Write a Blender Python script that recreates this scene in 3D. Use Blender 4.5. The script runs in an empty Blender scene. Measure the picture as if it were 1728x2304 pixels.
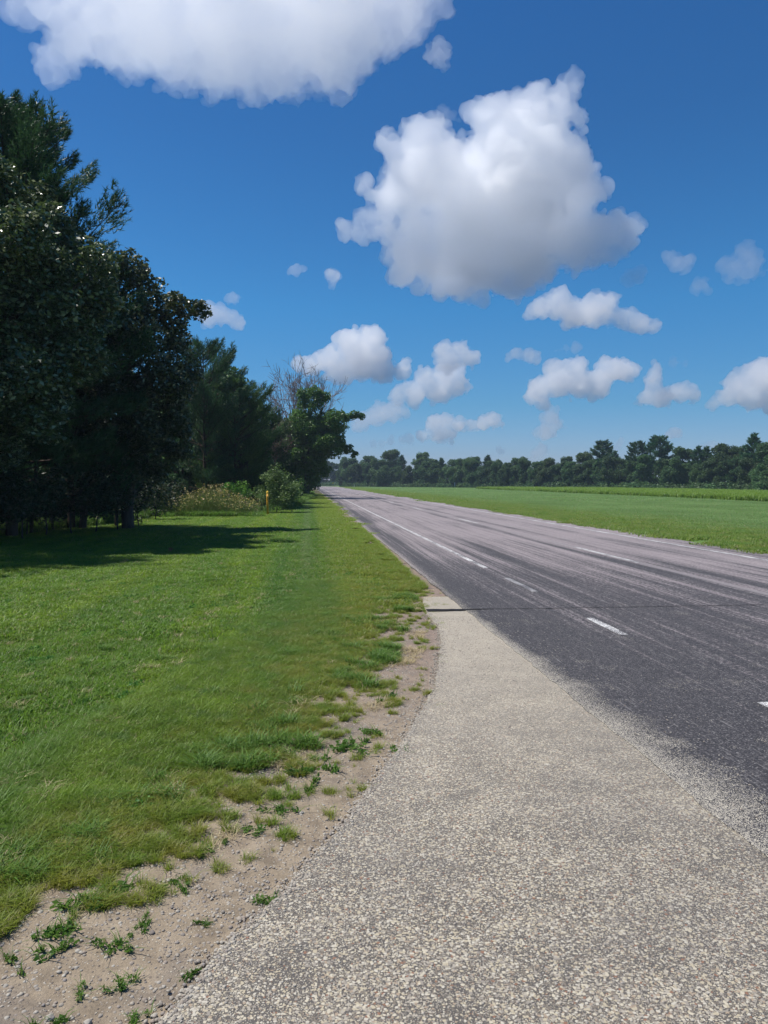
import bpy, bmesh, math, random
import numpy as np
from mathutils import Vector, Matrix, Euler, noise
sc = bpy.context.scene
COL = sc.collection
# ------------------------------------------------------------------ camera
H = 1.65; F = 1664.0
YAW = math.radians(5.87); PITCH = math.radians(2.34)
cam = bpy.data.objects.new('camera', bpy.data.cameras.new('camera')); COL.objects.link(cam); sc.camera = cam
cam.location = (0, 0, H); cam.rotation_euler = Euler((math.pi/2-PITCH, 0, -YAW), 'XYZ')
cam.data.sensor_fit = 'VERTICAL'; cam.data.sensor_height = 36; cam.data.lens = 36*F/2304
cam.data.clip_start = .05; cam.data.clip_end = 90000
CR = cam.rotation_euler.to_matrix()
def ray(u, v): return (CR @ Vector(((u-864)/F, (1152-v)/F, -1))).normalized()
def G(u, v):                                   # ground point seen at a pixel
    d = ray(u, v); t = -H/d.z
    return (d.x*t, d.y*t)
def P(u, v, Y):                                # point at depth Y
    d = ray(u, v); t = Y/d.y
    return np.array((d.x*t, Y, H+d.z*t))
# ------------------------------------------------------------------ light
AZ = math.radians(76); EL = math.radians(63)
SUN = Vector((-math.cos(EL)*math.sin(AZ), math.cos(EL)*math.cos(AZ), math.sin(EL)))
sun = bpy.data.objects.new('sun', bpy.data.lights.new('sun', 'SUN')); COL.objects.link(sun)
sun.data.energy = 5.0; sun.data.angle = math.radians(.53); sun.data.color = (1, .955, .89)
sun.rotation_euler = SUN.to_track_quat('Z', 'Y').to_euler()
w = bpy.data.worlds.new('World'); sc.world = w; w.use_nodes = True
wt = w.node_tree; bg = wt.nodes['Background']
sky = wt.nodes.new('ShaderNodeTexSky'); sky.sky_type = 'NISHITA'; sky.sun_disc = False
sky.sun_elevation = EL; sky.sun_rotation = -AZ; sky.air_density = 1; sky.dust_density = .3; sky.ozone_density = 2
tc = wt.nodes.new('ShaderNodeTexCoord'); sx = wt.nodes.new('ShaderNodeSeparateXYZ')
wt.links.new(tc.outputs['Generated'], sx.inputs[0])
cr = wt.nodes.new('ShaderNodeValToRGB'); wt.links.new(sx.outputs['Z'], cr.inputs[0])
cr.color_ramp.elements[0].position = 0; cr.color_ramp.elements[0].color = (.48, .54, .92, 1)
cr.color_ramp.elements[1].position = .60; cr.color_ramp.elements[1].color = (.18, .53, .89, 1)
for p_, c_ in ((.10, (.28, .57, .84)), (.225, (.22, .63, .93)), (.42, (.195, .54, .86))):
    e = cr.color_ramp.elements.new(p_); e.color = c_+(1,)
mx = wt.nodes.new('ShaderNodeMix'); mx.data_type = 'RGBA'; mx.blend_type = 'MULTIPLY'; mx.inputs[0].default_value = 1
wt.links.new(sky.outputs[0], mx.inputs[6]); wt.links.new(cr.outputs[0], mx.inputs[7]); wt.links.new(mx.outputs[2], bg.inputs[0])
bg.inputs[1].default_value = .099
sc.view_settings.view_transform = 'Standard'; sc.view_settings.look = 'None'; sc.view_settings.gamma = 1
sc.view_settings.exposure = 0.25
cy = sc.cycles
cy.max_bounces = 64; cy.volume_bounces = 64; cy.diffuse_bounces = 3; cy.glossy_bounces = 2; cy.transmission_bounces = 4
cy.transparent_max_bounces = 8; cy.sample_clamp_indirect = 4
# ------------------------------------------------------------------ helpers
def tag(o, label=None, cat=None, group=None, kind=None):
    if label: o['label'] = label
    if cat: o['category'] = cat
    if group: o['group'] = group
    if kind: o['kind'] = kind
    return o
def mesh(name, V, Fc, mat=None, parent=None, smooth=False):
    V = np.asarray(V, dtype=np.float32).reshape(-1, 3)
    me = bpy.data.meshes.new(name)
    if isinstance(Fc, np.ndarray):
        n, k = Fc.shape
        me.vertices.add(len(V)); me.vertices.foreach_set('co', V.ravel())
        me.loops.add(n*k); me.loops.foreach_set('vertex_index', Fc.astype(np.int32).ravel())
        me.polygons.add(n); me.polygons.foreach_set('loop_start', np.arange(0, n*k, k, dtype=np.int32))
        me.update(calc_edges=True)
    else:
        me.from_pydata(V.tolist(), [], Fc)
    if smooth: me.polygons.foreach_set('use_smooth', [True]*len(me.polygons))
    if mat: me.materials.append(mat)
    o = bpy.data.objects.new(name, me); COL.objects.link(o); o.parent = parent
    return o
def empty(name, loc, rz=0):
    o = bpy.data.objects.new(name, None); COL.objects.link(o); o.location = loc; o.rotation_euler = (0, 0, rz); o.empty_display_size = .3
    return o
def copy_tree(o, parent=None):
    c = o.copy(); COL.objects.link(c); c.parent = parent
    for ch in list(o.children):
        copy_tree(ch, c)
    return c
class NT:
    def __init__(s, name):
        s.m = bpy.data.materials.new(name); s.m.use_nodes = True; s.t = s.m.node_tree
        s.b = s.t.nodes['Principled BSDF']; s.out = s.t.nodes['Material Output']
    def n(s, ty, **k):
        x = s.t.nodes.new(ty)
        for a, b in k.items(): setattr(x, a, b)
        return x
    def l(s, a, b): s.t.links.new(a, b)
    def pos(s):
        if not hasattr(s, '_p'): s._p = s.n('ShaderNodeNewGeometry').outputs['Position']
        return s._p
    def xyz(s):
        if not hasattr(s, '_x'):
            s._x = s.n('ShaderNodeSeparateXYZ'); s.l(s.pos(), s._x.inputs[0])
        return s._x.outputs
    def mapp(s, sc_, src=None, loc=(0, 0, 0)):
        m = s.n('ShaderNodeMapping'); s.l(src or s.pos(), m.inputs[0]); m.inputs['Scale'].default_value = sc_; m.inputs['Location'].default_value = loc
        return m.outputs[0]
    def noise(s, scale, det=3, rough=.55, vec=None, dist=0):
        x = s.n('ShaderNodeTexNoise'); x.inputs['Scale'].default_value = scale; x.inputs['Detail'].default_value = det
        x.inputs['Roughness'].default_value = rough; x.inputs['Distortion'].default_value = dist; s.l(vec or s.pos(), x.inputs['Vector'])
        return x.outputs[0]
    def vor(s, scale, vec=None, feat='F1'):
        x = s.n('ShaderNodeTexVoronoi', feature=feat); x.inputs['Scale'].default_value = scale; s.l(vec or s.pos(), x.inputs['Vector'])
        return x
    def mr(s, v, a, b, c=0., d=1., smooth=False):
        x = s.n('ShaderNodeMapRange'); x.interpolation_type = 'SMOOTHSTEP' if smooth else 'LINEAR'
        s.l(v, x.inputs[0])
        for i, q in enumerate((a, b, c, d)): x.inputs[i+1].default_value = q
        return x.outputs[0]
    def ma(s, op, a, b=None, clamp=False):
        x = s.n('ShaderNodeMath', operation=op, use_clamp=clamp)
        for i, q in enumerate((a, b)):
            if q is None: continue
            if isinstance(q, (int, float)): x.inputs[i].default_value = q
            else: s.l(q, x.inputs[i])
        return x.outputs[0]
    def mix(s, f, a, b, bt='MIX'):
        x = s.n('ShaderNodeMix', data_type='RGBA', blend_type=bt)
        for i, q in ((0, f), (6, a), (7, b)):
            if isinstance(q, (int, float)): x.inputs[i].default_value = q
            elif isinstance(q, tuple): x.inputs[i].default_value = q+(1,)
            else: s.l(q, x.inputs[i])
        return x.outputs[2]
    def ramp(s, v, stops, interp='LINEAR'):
        x = s.n('ShaderNodeValToRGB'); r = x.color_ramp; r.interpolation = interp
        s.l(v, x.inputs[0])
        r.elements[0].position = stops[0][0]; r.elements[0].color = stops[0][1]+(1,)
        r.elements[1].position = stops[-1][0]; r.elements[1].color = stops[-1][1]+(1,)
        for p, c in stops[1:-1]:
            q = r.elements.new(p); q.color = c+(1,)
        return x.outputs[0]
    def bump(s, h, strength, dist):
        x = s.n('ShaderNodeBump'); x.inputs['Strength'].default_value = strength; x.inputs['Distance'].default_value = dist
        s.l(h, x.inputs['Height']); s.l(x.outputs[0], s.b.inputs['Normal'])
        return x.outputs[0]
    def fin(s, col, rough=.9, spec=.3):
        if isinstance(col, tuple): s.b.inputs['Base Color'].default_value = col+(1,)
        else: s.l(col, s.b.inputs['Base Color'])
        s.b.inputs['Roughness'].default_value = rough; s.b.inputs['Specular IOR Level'].default_value = spec
        return s.m
    def translucent(s, col, f, tint=1.0):
        tr = s.n('ShaderNodeBsdfTranslucent'); ms = s.n('ShaderNodeMixShader'); ms.inputs[0].default_value = f
        s.l(col, tr.inputs[0]); s.l(s.b.outputs[0], ms.inputs[1]); s.l(tr.outputs[0], ms.inputs[2]); s.l(ms.outputs[0], s.out.inputs[0])
# ------------------------------------------------------------------ outlines on the ground
def curve(pix):
    pts = sorted([G(u, v) for u, v in pix], key=lambda p: p[1])
    return np.array([p[1] for p in pts]), np.array([p[0] for p in pts])
gy, gx = curve([(964, 1330), (928, 1445), (904, 1541), (820, 1640), (723, 1740), (542, 1842), (413, 1910), (295, 1952), (169, 2040), (0, 2087), (-200, 2160), (-500, 2260)])
gy = np.concatenate([gy, [14, 18, 30, 400]]); gx = np.concatenate([gx, [1.78, 1.84, 1.88, 1.9]])
def grass_edge(y): return np.interp(y, gy, gx)
ay, ax_ = curve([(952, 1343), (953, 1360), (962, 1380), (988, 1412), (993, 1440), (992, 1459), (980, 1543), (949, 1595), (897, 1684), (860, 1731), (760, 1870), (692, 1940), (633, 2012), (591, 2045), (498, 2130), (443, 2206), (367, 2290), (200, 2480), (-200, 2900)])
def apron_edge(y): return np.interp(y, ay, ax_)
APY = ay.max()
def n1(x, s, o=0.): return noise.noise(Vector((x*s, o, 0)))
# ------------------------------------------------------------------ materials of the ground
def mat_asphalt():
    t = NT('asphalt'); X, Y, Z = t.xyz()
    # stone speckle
    v = t.vor(120); v2 = t.vor(260)
    cellr = t.n('ShaderNodeSeparateColor'); t.l(v.outputs['Color'], cellr.inputs[0])
    pinkstone = t.ramp(cellr.outputs[0], [(0, (.14, .115, .118)), (.35, (.215, .18, .182)), (.7, (.28, .24, .24)), (1, (.37, .335, .325))])
    darkstone = t.ramp(cellr.outputs[0], [(0, (.018, .017, .019)), (.6, (.042, .039, .042)), (.88, (.08, .074, .076)), (1, (.19, .18, .175))])
    # how much of the chipping is bare of tar
    streak = t.noise(1.0, 4, .6, t.mapp((5.0, .10, 1)))
    fine = t.noise(1.0, 3, .6, t.mapp((15.0, .14, 1)))
    blot = t.noise(.55, 4, .6, t.mapp((1, .35, 1)))
    grain = t.noise(26, 2, .6)
    near = t.mr(Y, 4.5, 23, .0, 1., True)                    # tar covers the road near the driveway
    right = t.mr(X, 3.2, 7.6, 0, 1., True)
    base = t.ma('ADD', t.ma('MULTIPLY', near, .66), t.ma('MULTIPLY', right, t.mr(Y, 4, 20, .46, .16)))
    def band(x0, wd, amt):
        d = t.ma('ABSOLUTE', t.ma('SUBTRACT', X, x0)); return t.ma('MULTIPLY', t.mr(d, 0, wd, 1, 0, True), amt)
    dark = band(2.35, .55, .42)
    for x0, wd, amt in ((2.9, .22, .20), (4.3, .35, .16), (5.7, .3, .14), (6.35, .34, .46), (7.15, .32, .46), (8.5, .5, .30), (9.95, .25, .14)):
        dark = t.ma('ADD', dark, band(x0, wd, amt))
    dark = t.ma('MULTIPLY', dark, t.mr(t.noise(.9, 3, .6, t.mapp((2.4, .12, 1), loc=(7, 3, 0))), .3, .6, .45, 1.25))
    m = t.ma('SUBTRACT', base, dark)
    m = t.ma('ADD', m, t.mr(streak, .3, .7, -.24, .24)); m = t.ma('ADD', m, t.mr(fine, .3, .7, -.32, .32))
    m = t.ma('ADD', m, t.mr(blot, .3, .7, -.16, .16)); m = t.ma('ADD', m, t.mr(grain, .3, .7, -.3, .3))
    m = t.mr(m, .10, .80, 0, .97, True)
    c = t.mix(m, darkstone, pinkstone)
    # old centre strip, smoother and grey
    st = t.mr(t.ma('ABSOLUTE', t.ma('SUBTRACT', X, 6.68)), .05, .09, .75, 0)
    c = t.mix(st, c, (.21, .19, .19))
    # stones kicked over from the driveway
    sp = t.ma('ADD', t.mr(t.ma('DIVIDE', t.ma('SUBTRACT', X, 2.0), t.mr(Y, 2.5, 7.5, .62, .16)), 0, 1, .78, -.08), t.mr(t.noise(2.2, 4, .65), .35, .7, -.22, .22)); sp = t.ma('MULTIPLY', sp, t.mr(Y, 8.5, 10, 1, .35))
    c2 = t.n('ShaderNodeSeparateColor'); t.l(v2.outputs['Color'], c2.inputs[0])
    onst = t.ma('LESS_THAN', c2.outputs[1], t.ma('MULTIPLY', sp, .75))
    pale = t.ramp(c2.outputs[0], [(0, (.24, .22, .19)), (1, (.52, .47, .37))])
    c = t.mix(onst, c, pale)
    # fine pale scatter everywhere, tyre scratches
    scr = t.noise(1, 2, .5, t.mapp((60, 2.2, 1))); c = t.mix(t.mr(scr, .62, .70, 0, .35), c, (.3, .28, .27))
    t.bump(v.outputs['Distance'], .55, .004)
    return t.fin(c, .8, .35)
def mat_apron():
    t = NT('exposed_aggregate'); X, Y, Z = t.xyz()
    warp = t.n('ShaderNodeVectorMath', operation='ADD')
    nz = t.n('ShaderNodeTexNoise'); nz.inputs['Scale'].default_value = 60; t.l(t.pos(), nz.inputs['Vector'])
    scl = t.n('ShaderNodeVectorMath', operation='SCALE'); scl.inputs[3].default_value = .012; t.l(nz.outputs['Color'], scl.inputs[0])
    t.l(t.pos(), warp.inputs[0]); t.l(scl.outputs[0], warp.inputs[1]); P_ = warp.outputs[0]
    a = t.vor(100, P_); b = t.vor(210, P_)
    ca = t.n('ShaderNodeSeparateColor'); t.l(a.outputs['Color'], ca.inputs[0]); cb = t.n('ShaderNodeSeparateColor'); t.l(b.outputs['Color'], cb.inputs[0])
    pal = [(0, (.20, .17, .135)), (.15, (.30, .265, .22)), (.3, (.46, .395, .28)), (.48, (.53, .47, .355)), (.62, (.40, .355, .285)), (.78, (.52, .475, .385)), (.9, (.36, .28, .20)), (.97, (.26, .14, .09)), (1, (.58, .54, .46))]
    sa = t.ramp(ca.outputs[0], pal, 'CONSTANT'); sb = t.ramp(cb.outputs[0], pal, 'CONSTANT')
    big = t.noise(3.5, 4, .6)
    lush = t.mr(big, .3, .7, -.12, .12)
    rad = t.ma('ADD', t.ma('MULTIPLY', ca.outputs[1], .48), .30); rad = t.ma('ADD', rad, lush)
    ma_ = t.mr(t.ma('SUBTRACT', a.outputs['Distance'], rad), -.05, .05, 1, 0)
    radb = t.ma('ADD', t.ma('MULTIPLY', cb.outputs[1], .5), .20); radb = t.ma('ADD', radb, lush)
    mb_ = t.mr(t.ma('SUBTRACT', b.outputs['Distance'], radb), -.05, .05, 1, 0)
    keep = t.ma('GREATER_THAN', ca.outputs[2], .22); ma_ = t.ma('MULTIPLY', ma_, keep)
    binder = t.mix(t.noise(200, 2), (.065, .058, .052), (.15, .135, .12))
    c = t.mix(mb_, binder, sb); c = t.mix(ma_, c, sa)
    # towards the road the stones are tarred and dirty, by the sandy side they are dusted
    wear = t.mr(t.ma('ADD', X, t.mr(t.noise(1.6, 4, .6), .3, .7, -.5, .5)), 1.5, 2.3, 0, .25, True)
    c = t.mix(wear, c, t.mix(.6, c, (.09, .085, .085)))
    c = t.mix(t.mr(t.noise(.9, 4, .6), .45, .7, 0, .28), c, (.16, .15, .145))
    far = t.mr(Y, 3., 7.5, 0, .6); c = t.mix(far, c, (.54, .475, .375))
    c = t.mix(1.0, c, (.85, .855, .86), 'MULTIPLY'); h = t.ma('MAXIMUM', ma_, t.ma('MULTIPLY', mb_, .6)); t.bump(h, .8, .004)
    return t.fin(c, .82, .3)
def mat_dirt():
    t = NT('sandy_gravel'); X, Y, Z = t.xyz()
    big = t.noise(1.6, 5, .62); mid = t.noise(9, 4, .6); fine = t.noise(120, 3, .7)
    c = t.ramp(mid, [(.25, (.165, .13, .092)), (.5, (.295, .235, .165)), (.75, (.375, .305, .22))])
    c = t.mix(t.mr(Y, 4.2, 8, 0, .75, True), c, t.mix(fine, (.18, .13, .11), (.32, .24, .205)))
    c = t.mix(t.mr(big, .52, .66, 0, .75), c, t.mix(fine, (.09, .08, .075), (.24, .205, .175)))
    v = t.vor(85); s = t.n('ShaderNodeSeparateColor'); t.l(v.outputs['Color'], s.inputs[0])
    st = t.ma('MULTIPLY', t.mr(v.outputs['Distance'], .30, .42, 1, 0), t.ma('GREATER_THAN', s.outputs[1], .62))
    c = t.mix(st, c, t.ramp(s.outputs[0], [(0, (.10, .085, .075)), (.35, (.26, .21, .17)), (.6, (.42, .37, .29)), (1, (.52, .46, .36))]))
    c = t.mix(t.mr(fine, .35, .65, .35, 0), c, (.08, .07, .06))
    h = t.ma('ADD', t.ma('MULTIPLY', st, .6), t.ma('ADD', fine, mid)); t.bump(h, .8, .008)
    return t.fin(c, .95, .15)
def lawn_colour(t):
    X, Y, Z = t.xyz()
    a = t.noise(1.7, 4, .6, t.mapp((1, .6, 1))); b = t.noise(9, 3, .6); fine = t.noise(160, 1)
    g = t.mix(t.mr(a, .3, .7), (.135, .25, .018), (.29, .44, .036))
    g = t.mix(t.mr(b, .45, .75, 0, .5), g, (.19, .29, .045)); cl = t.noise(3.1, 3, .65, t.mapp((1, 1, 1), loc=(9, 4, 0))); g = t.mix(t.mr(cl, .56, .66, 0, .5), g, (.06, .18, .035))
    st = t.mr(t.noise(1, 2, .5, t.mapp((1.6, .05, 1), loc=(2, 0, 0))), .42, .58, 0, .5); g = t.mix(st, g, (.115, .27, .03))
    # yellow-green thin growth towards the road
    ey = t.n('ShaderNodeFloatCurve'); cu = ey.mapping.curves[0]
    ys = np.linspace(0, 24, 17)
    pts = [(y/24, (float(grass_edge(y))+6)/8) for y in ys]
    cu.points[0].location = pts[0]; cu.points[1].location = pts[-1]
    for p in pts[1:-1]: cu.points.new(*p)
    ey.mapping.update(); t.l(t.ma('DIVIDE', Y, 24, True), ey.inputs['Value'])
    edge = t.ma('SUBTRACT', t.ma('MULTIPLY', ey.outputs[0], 8), 6)
    d = t.ma('SUBTRACT', edge, X); d = t.ma('ADD', d, t.mr(t.noise(2.2, 3, .6), .3, .7, -.45, .45))
    wY = t.mr(Y, 3, 9, .7, 1.5)
    f = t.mr(t.ma('DIVIDE', d, wY), .45, 1.5, 1, 0, True)
    yel = t.mix(t.mr(t.noise(5, 3, .6), .35, .65), (.20, .31, .030), (.34, .33, .05))
    yel = t.mix(t.mr(Y, 9, 22, 0, .55), yel, (.21, .35, .03))
    g = t.mix(t.ma('MULTIPLY', f, .85), g, yel)
    # mowing: a darker lane and a paler track beside the road
    lane = t.mr(t.ma('ABSOLUTE', t.ma('SUBTRACT', X, -.15)), .35, .75, .45, 0, True)
    lane = t.ma('MULTIPLY', lane, t.mr(Y, 6, 10, 0, 1)); g = t.mix(lane, g, (.07, .21, .04))
    trk = t.mr(t.ma('ABSOLUTE', t.ma('SUBTRACT', X, -.05)), .03, .22, .28, 0, True)
    trk = t.ma('MULTIPLY', trk, t.mr(Y, 11, 15, 0, 1)); g = t.mix(trk, g, (.26, .34, .16))
    g = t.mix(t.mr(fine, .55, .75, 0, .4), g, (.27, .28, .13))
    return g
def mat_grass(name, kind='lawn'):
    t = NT(name)
    if kind == 'lawn': c = lawn_colour(t)
    elif kind == 'field':
        X, Y, Z = t.xyz()
        c = t.mix(t.mr(t.noise(.25, 4, .6, t.mapp((1, .5, 1))), .35, .65), (.16, .29, .08), (.24, .39, .125))
        rd = t.mr(t.ma('ADD', X, t.mr(t.noise(.5, 3), .3, .7, -1.3, 1.3)), 12.5, 18, 1, 0, True)
        c = t.mix(t.ma('MULTIPLY', rd, .9), c, t.mix(t.mr(t.noise(1.3, 3, .6), .35, .65), (.13, .26, .025), (.25, .31, .05)))
        c = t.mix(t.mr(t.noise(40, 1), .5, .75, 0, .5), c, (.30, .38, .16))
    elif kind == 'crop':
        c = t.mix(t.mr(t.noise(2.2, 3), .35, .65), (.14, .26, .03), (.24, .36, .05))
    elif kind == 'weed':
        c = t.mix(t.mr(t.noise(12, 2), .3, .7), (.07, .18, .02), (.17, .29, .05))
    ri = t.n('ShaderNodeNewGeometry').outputs['Random Per Island']
    c = t.mix(t.mr(ri, 0, 1, 0, .55), c, t.mix(.5, c, (.01, .03, .0)))
    c = t.mix(t.mr(ri, .93, .94, 0, .75 if kind != 'crop' else .2), c, (.38, .32, .17))
    m = t.fin(c, .5, .35); t.translucent(c, .5)
    return m
def mat_soil(name, a, b, sc_=6):
    t = NT(name); c = t.mix(t.mr(t.noise(sc_, 5, .65), .3, .7), a, b); t.bump(t.noise(60, 3), .5, .02)
    return t.fin(c, .95, .1)
def mat_paint():
    t = NT('worn_road_paint'); X, Y, Z = t.xyz()
    g = t.noise(70, 2, .7); s = t.noise(1.4, 4, .7, t.mapp((4, 1, 1)))
    f = t.ma('ADD', g, t.mr(s, .3, .7, -.16, .14)); f = t.mr(f, .455, .55, 1, 0)
    f = t.ma('MAXIMUM', f, t.ma('MULTIPLY', t.mr(Y, 10.2, 10.8, 0, 1), t.mr(Y, 12.6, 12.9, .6, 0)))
    f = t.ma('MULTIPLY', f, t.mr(Y, 14, 22, 1, .75))
    c = t.mix(f, (.60, .59, .57), (.07, .065, .07)); return t.fin(c, .7, .3)
M_ASPH = mat_asphalt(); M_APR = mat_apron(); M_DIRT = mat_dirt(); M_PAINT = mat_paint()
M_LAWN = mat_grass('lawn_blades'); M_FIELD = mat_grass('field_blades', 'field'); M_CROP = mat_grass('crop_leaves', 'crop'); M_WEED = mat_grass('weed_leaves', 'weed')
# ------------------------------------------------------------------ the setting
gr = mesh('ground', [(-2500, -600, -.05), (2500, -600, -.05), (2500, 3000, -.05), (-2500, 3000, -.05)], [(0, 1, 2, 3)], mat_soil('ground_earth', (.045, .085, .02), (.075, .115, .03), .4)); tag(gr, kind='structure')
def strip(name, rows, mat, z, skirt=0):
    """rows: list of (y, x_left, x_right)"""
    V = []; Fc = []
    for y, a, b in rows: V += [(a, y, z), (b, y, z)]
    for i in range(len(rows)-1): Fc.append((2*i, 2*i+1, 2*i+3, 2*i+2))
    if skirt:
        n = len(V)
        for y, a, b in rows: V += [(a-.006, y, z-skirt), (b+.006, y, z-skirt)]
        for i in range(len(rows)-1):
            Fc.append((2*i, 2*i+2, n+2*i+2, n+2*i)); Fc.append((2*i+1, n+2*i+1, n+2*i+3, 2*i+3))
        k = 2*(len(rows)-1); Fc.append((k, k+1, n+k+1, n+k))
    o = mesh(name, V, Fc, mat); tag(o, kind='structure'); return o
# turf soil under the lawn
strip('lawn_soil', [(y, -60, float(grass_edge(y))+.1 if y > 2 else -1.5) for y in np.concatenate([np.linspace(-5, 15, 60), np.linspace(16, 330, 40)])], mat_soil('turf_soil', (.07, .075, .035), (.15, .13, .075), 7), -.035)
# field right of the road
mf = NT('hay_field_soil'); cf = mf.mix(mf.mr(mf.noise(.2, 5, .65), .35, .65), (.09, .165, .04), (.14, .22, .07)); mf.bump(mf.noise(5, 4, .7), .6, .1); mf.fin(cf, .9, .1)
strip('hay_field', [(-20, 10.5, 400), (800, 10.5, 400)], mf.m, -.03)
# sandy shoulder with relief
rows = []; V = []; Fc = []; NX = 170; ys = np.concatenate([np.arange(.8, 6, .022), np.arange(6, 15, .06)])
for y in ys:
    a = float(grass_edge(y))-2.3 if y > 2.2 else -3.8; b = 2.02
    for i in range(NX):
        x = a+(b-a)*i/(NX-1)
        dd = max(0., x-float(apron_edge(y))) if y < APY else 0
        z = -.022+.010*noise.noise(Vector((x*3, y*3, 0)))+.006*noise.noise(Vector((x*14, y*14, 5)))+.003*noise.noise(Vector((x*45, y*45, 5)))
        V.append((x, y, min(z, -.006)-(.03 if dd > .03 else 0)))
ny = len(ys)
idx = np.arange(ny*NX).reshape(ny, NX)
Fc = np.stack([idx[:-1, :-1].ravel(), idx[:-1, 1:].ravel(), idx[1:, 1:].ravel(), idx[1:, :-1].ravel()], 1)
tag(mesh('sandy_shoulder', V, Fc, M_DIRT, smooth=True), kind='structure')
strip('road_verge_gravel', [(y, 1.70+.10*n1(y, .9)-.05*n1(y, 3.), 2.02) for y in np.arange(14.9, 90, .3)], M_DIRT, -.012)
# exposed aggregate driveway mouth
ysA = np.concatenate([np.arange(-1.5, APY, .02), [APY]])
strip('driveway_apron', [(y, float(apron_edge(y))+.018*n1(y, 6)+.012*n1(y, 22, 3), 2.06) for y in ysA], M_APR, 0, .03)
# road: straight, then swinging left behind the trees
XC = 6.28; YB = 238.; RB = 62.
def road_pt(s, off):
    if s < YB: return (XC+off, s)
    a = min((s-YB)/RB, math.pi/2); r = RB+off; x = XC-RB+r*math.cos(a); y = YB+r*math.sin(a); e_ = max(0., (s-YB)-RB*math.pi/2)
    return (x-e_, y)
def road_strip(name, s0, s1, o0, o1, mat, z, step=None, jit=0, thick=0):
    V = []; Fc = []; s = s0; L = []
    while s < s1: L.append(s); s += step or max(.05, .04+abs(s)*.012)
    L.append(s1)
    for s in L:
        j = jit*(n1(s, 1.3)+.6*n1(s, 7, 2)); k = jit*(n1(s, 1.3, 9)+.6*n1(s, 7, 5))
        a = road_pt(s, o0+j); b = road_pt(s, o1+k); V += [(a[0], a[1], z), (b[0], b[1], z)]
    n = len(L)
    for i in range(n-1): Fc.append((2*i, 2*i+1, 2*i+3, 2*i+2))
    if thick:
        m = len(V); V += [(x, y, z-thick) for x, y, z in V]
        for i in range(n-1): Fc += [(2*i, 2*i+2, m+2*i+2, m+2*i), (2*i+1, m+2*i+1, m+2*i+3, 2*i+3)]
    return V, Fc
V, Fc = road_strip('road', -6, 520, 2.0-XC, 10.45-XC, None, .006, jit=.04, thick=.05)
tag(mesh('road', V, Fc, M_ASPH), kind='structure')
V = []; Fc = []
def addm(s0, s1, x, wd):
    a, b = road_strip('', s0, s1, x-wd/2-XC, x+wd/2-XC, None, .011, jit=.008); n = len(V); V.extend(a); Fc.extend([tuple(i+n for i in f) for f in b])
for s0, s1 in ((-3., -2.), (.5, 1.6), (4.1, 5.13), (7.57, 8.56), (10.7, 12.3), (13.76, 340)): addm(s0, s1, 3.37, .10)
for k in range(-1, 24): addm(14.35+14.4*k, 17.97+14.4*k, 6.68, .11)
addm(-6, 340, 9.56, .11)
tag(mesh('road_markings', V, Fc, M_PAINT), kind='structure')
# crack across driveway and road
V = []; Fc = []; L = np.arange(float(apron_edge(9.2))+.01, 10.3, .04)
for i, x in enumerate(L):
    yc = 9.30+.035*n1(x, 1.5)+.02*n1(x, 9)-.012*(x-1.2)
    h = .10*min(1, (x-1.1)/.5)*max(.0, 1-(x-1.2)/1.2)+.011+.009*n1(x, 6, 4)
    V += [(x, yc-h, .0115), (x, yc+h, .0115)]
    if i: Fc.append((2*i-2, 2*i-1, 2*i+1, 2*i))
t = NT('crack_tar'); tag(mesh('road_crack', V, Fc, t.fin(t.mix(t.noise(40, 3), (.008, .008, .009), (.028, .026, .026)), .9, .2)), kind='structure')
# woodland floor
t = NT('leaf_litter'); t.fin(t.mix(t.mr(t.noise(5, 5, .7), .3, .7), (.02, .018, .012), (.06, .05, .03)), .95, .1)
WL = [(8, -9.5), (14, -10), (19, -9.6), (23, -8.6), (27, -7.8), (31, -6.9), (35.5, -6.8), (38, -3.2), (45, -1.3), (60, -.6), (80, .2), (120, .6), (235, .6), (260, -8)]
def wood_edge(y): return float(np.interp(y, [a for a, b in WL], [b for a, b in WL]))
strip('woodland_floor', [(y, -120, wood_edge(y)-.3+.4*n1(y, .8)) for y in np.arange(8, 300, .5)], t.m, -.028)
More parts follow.
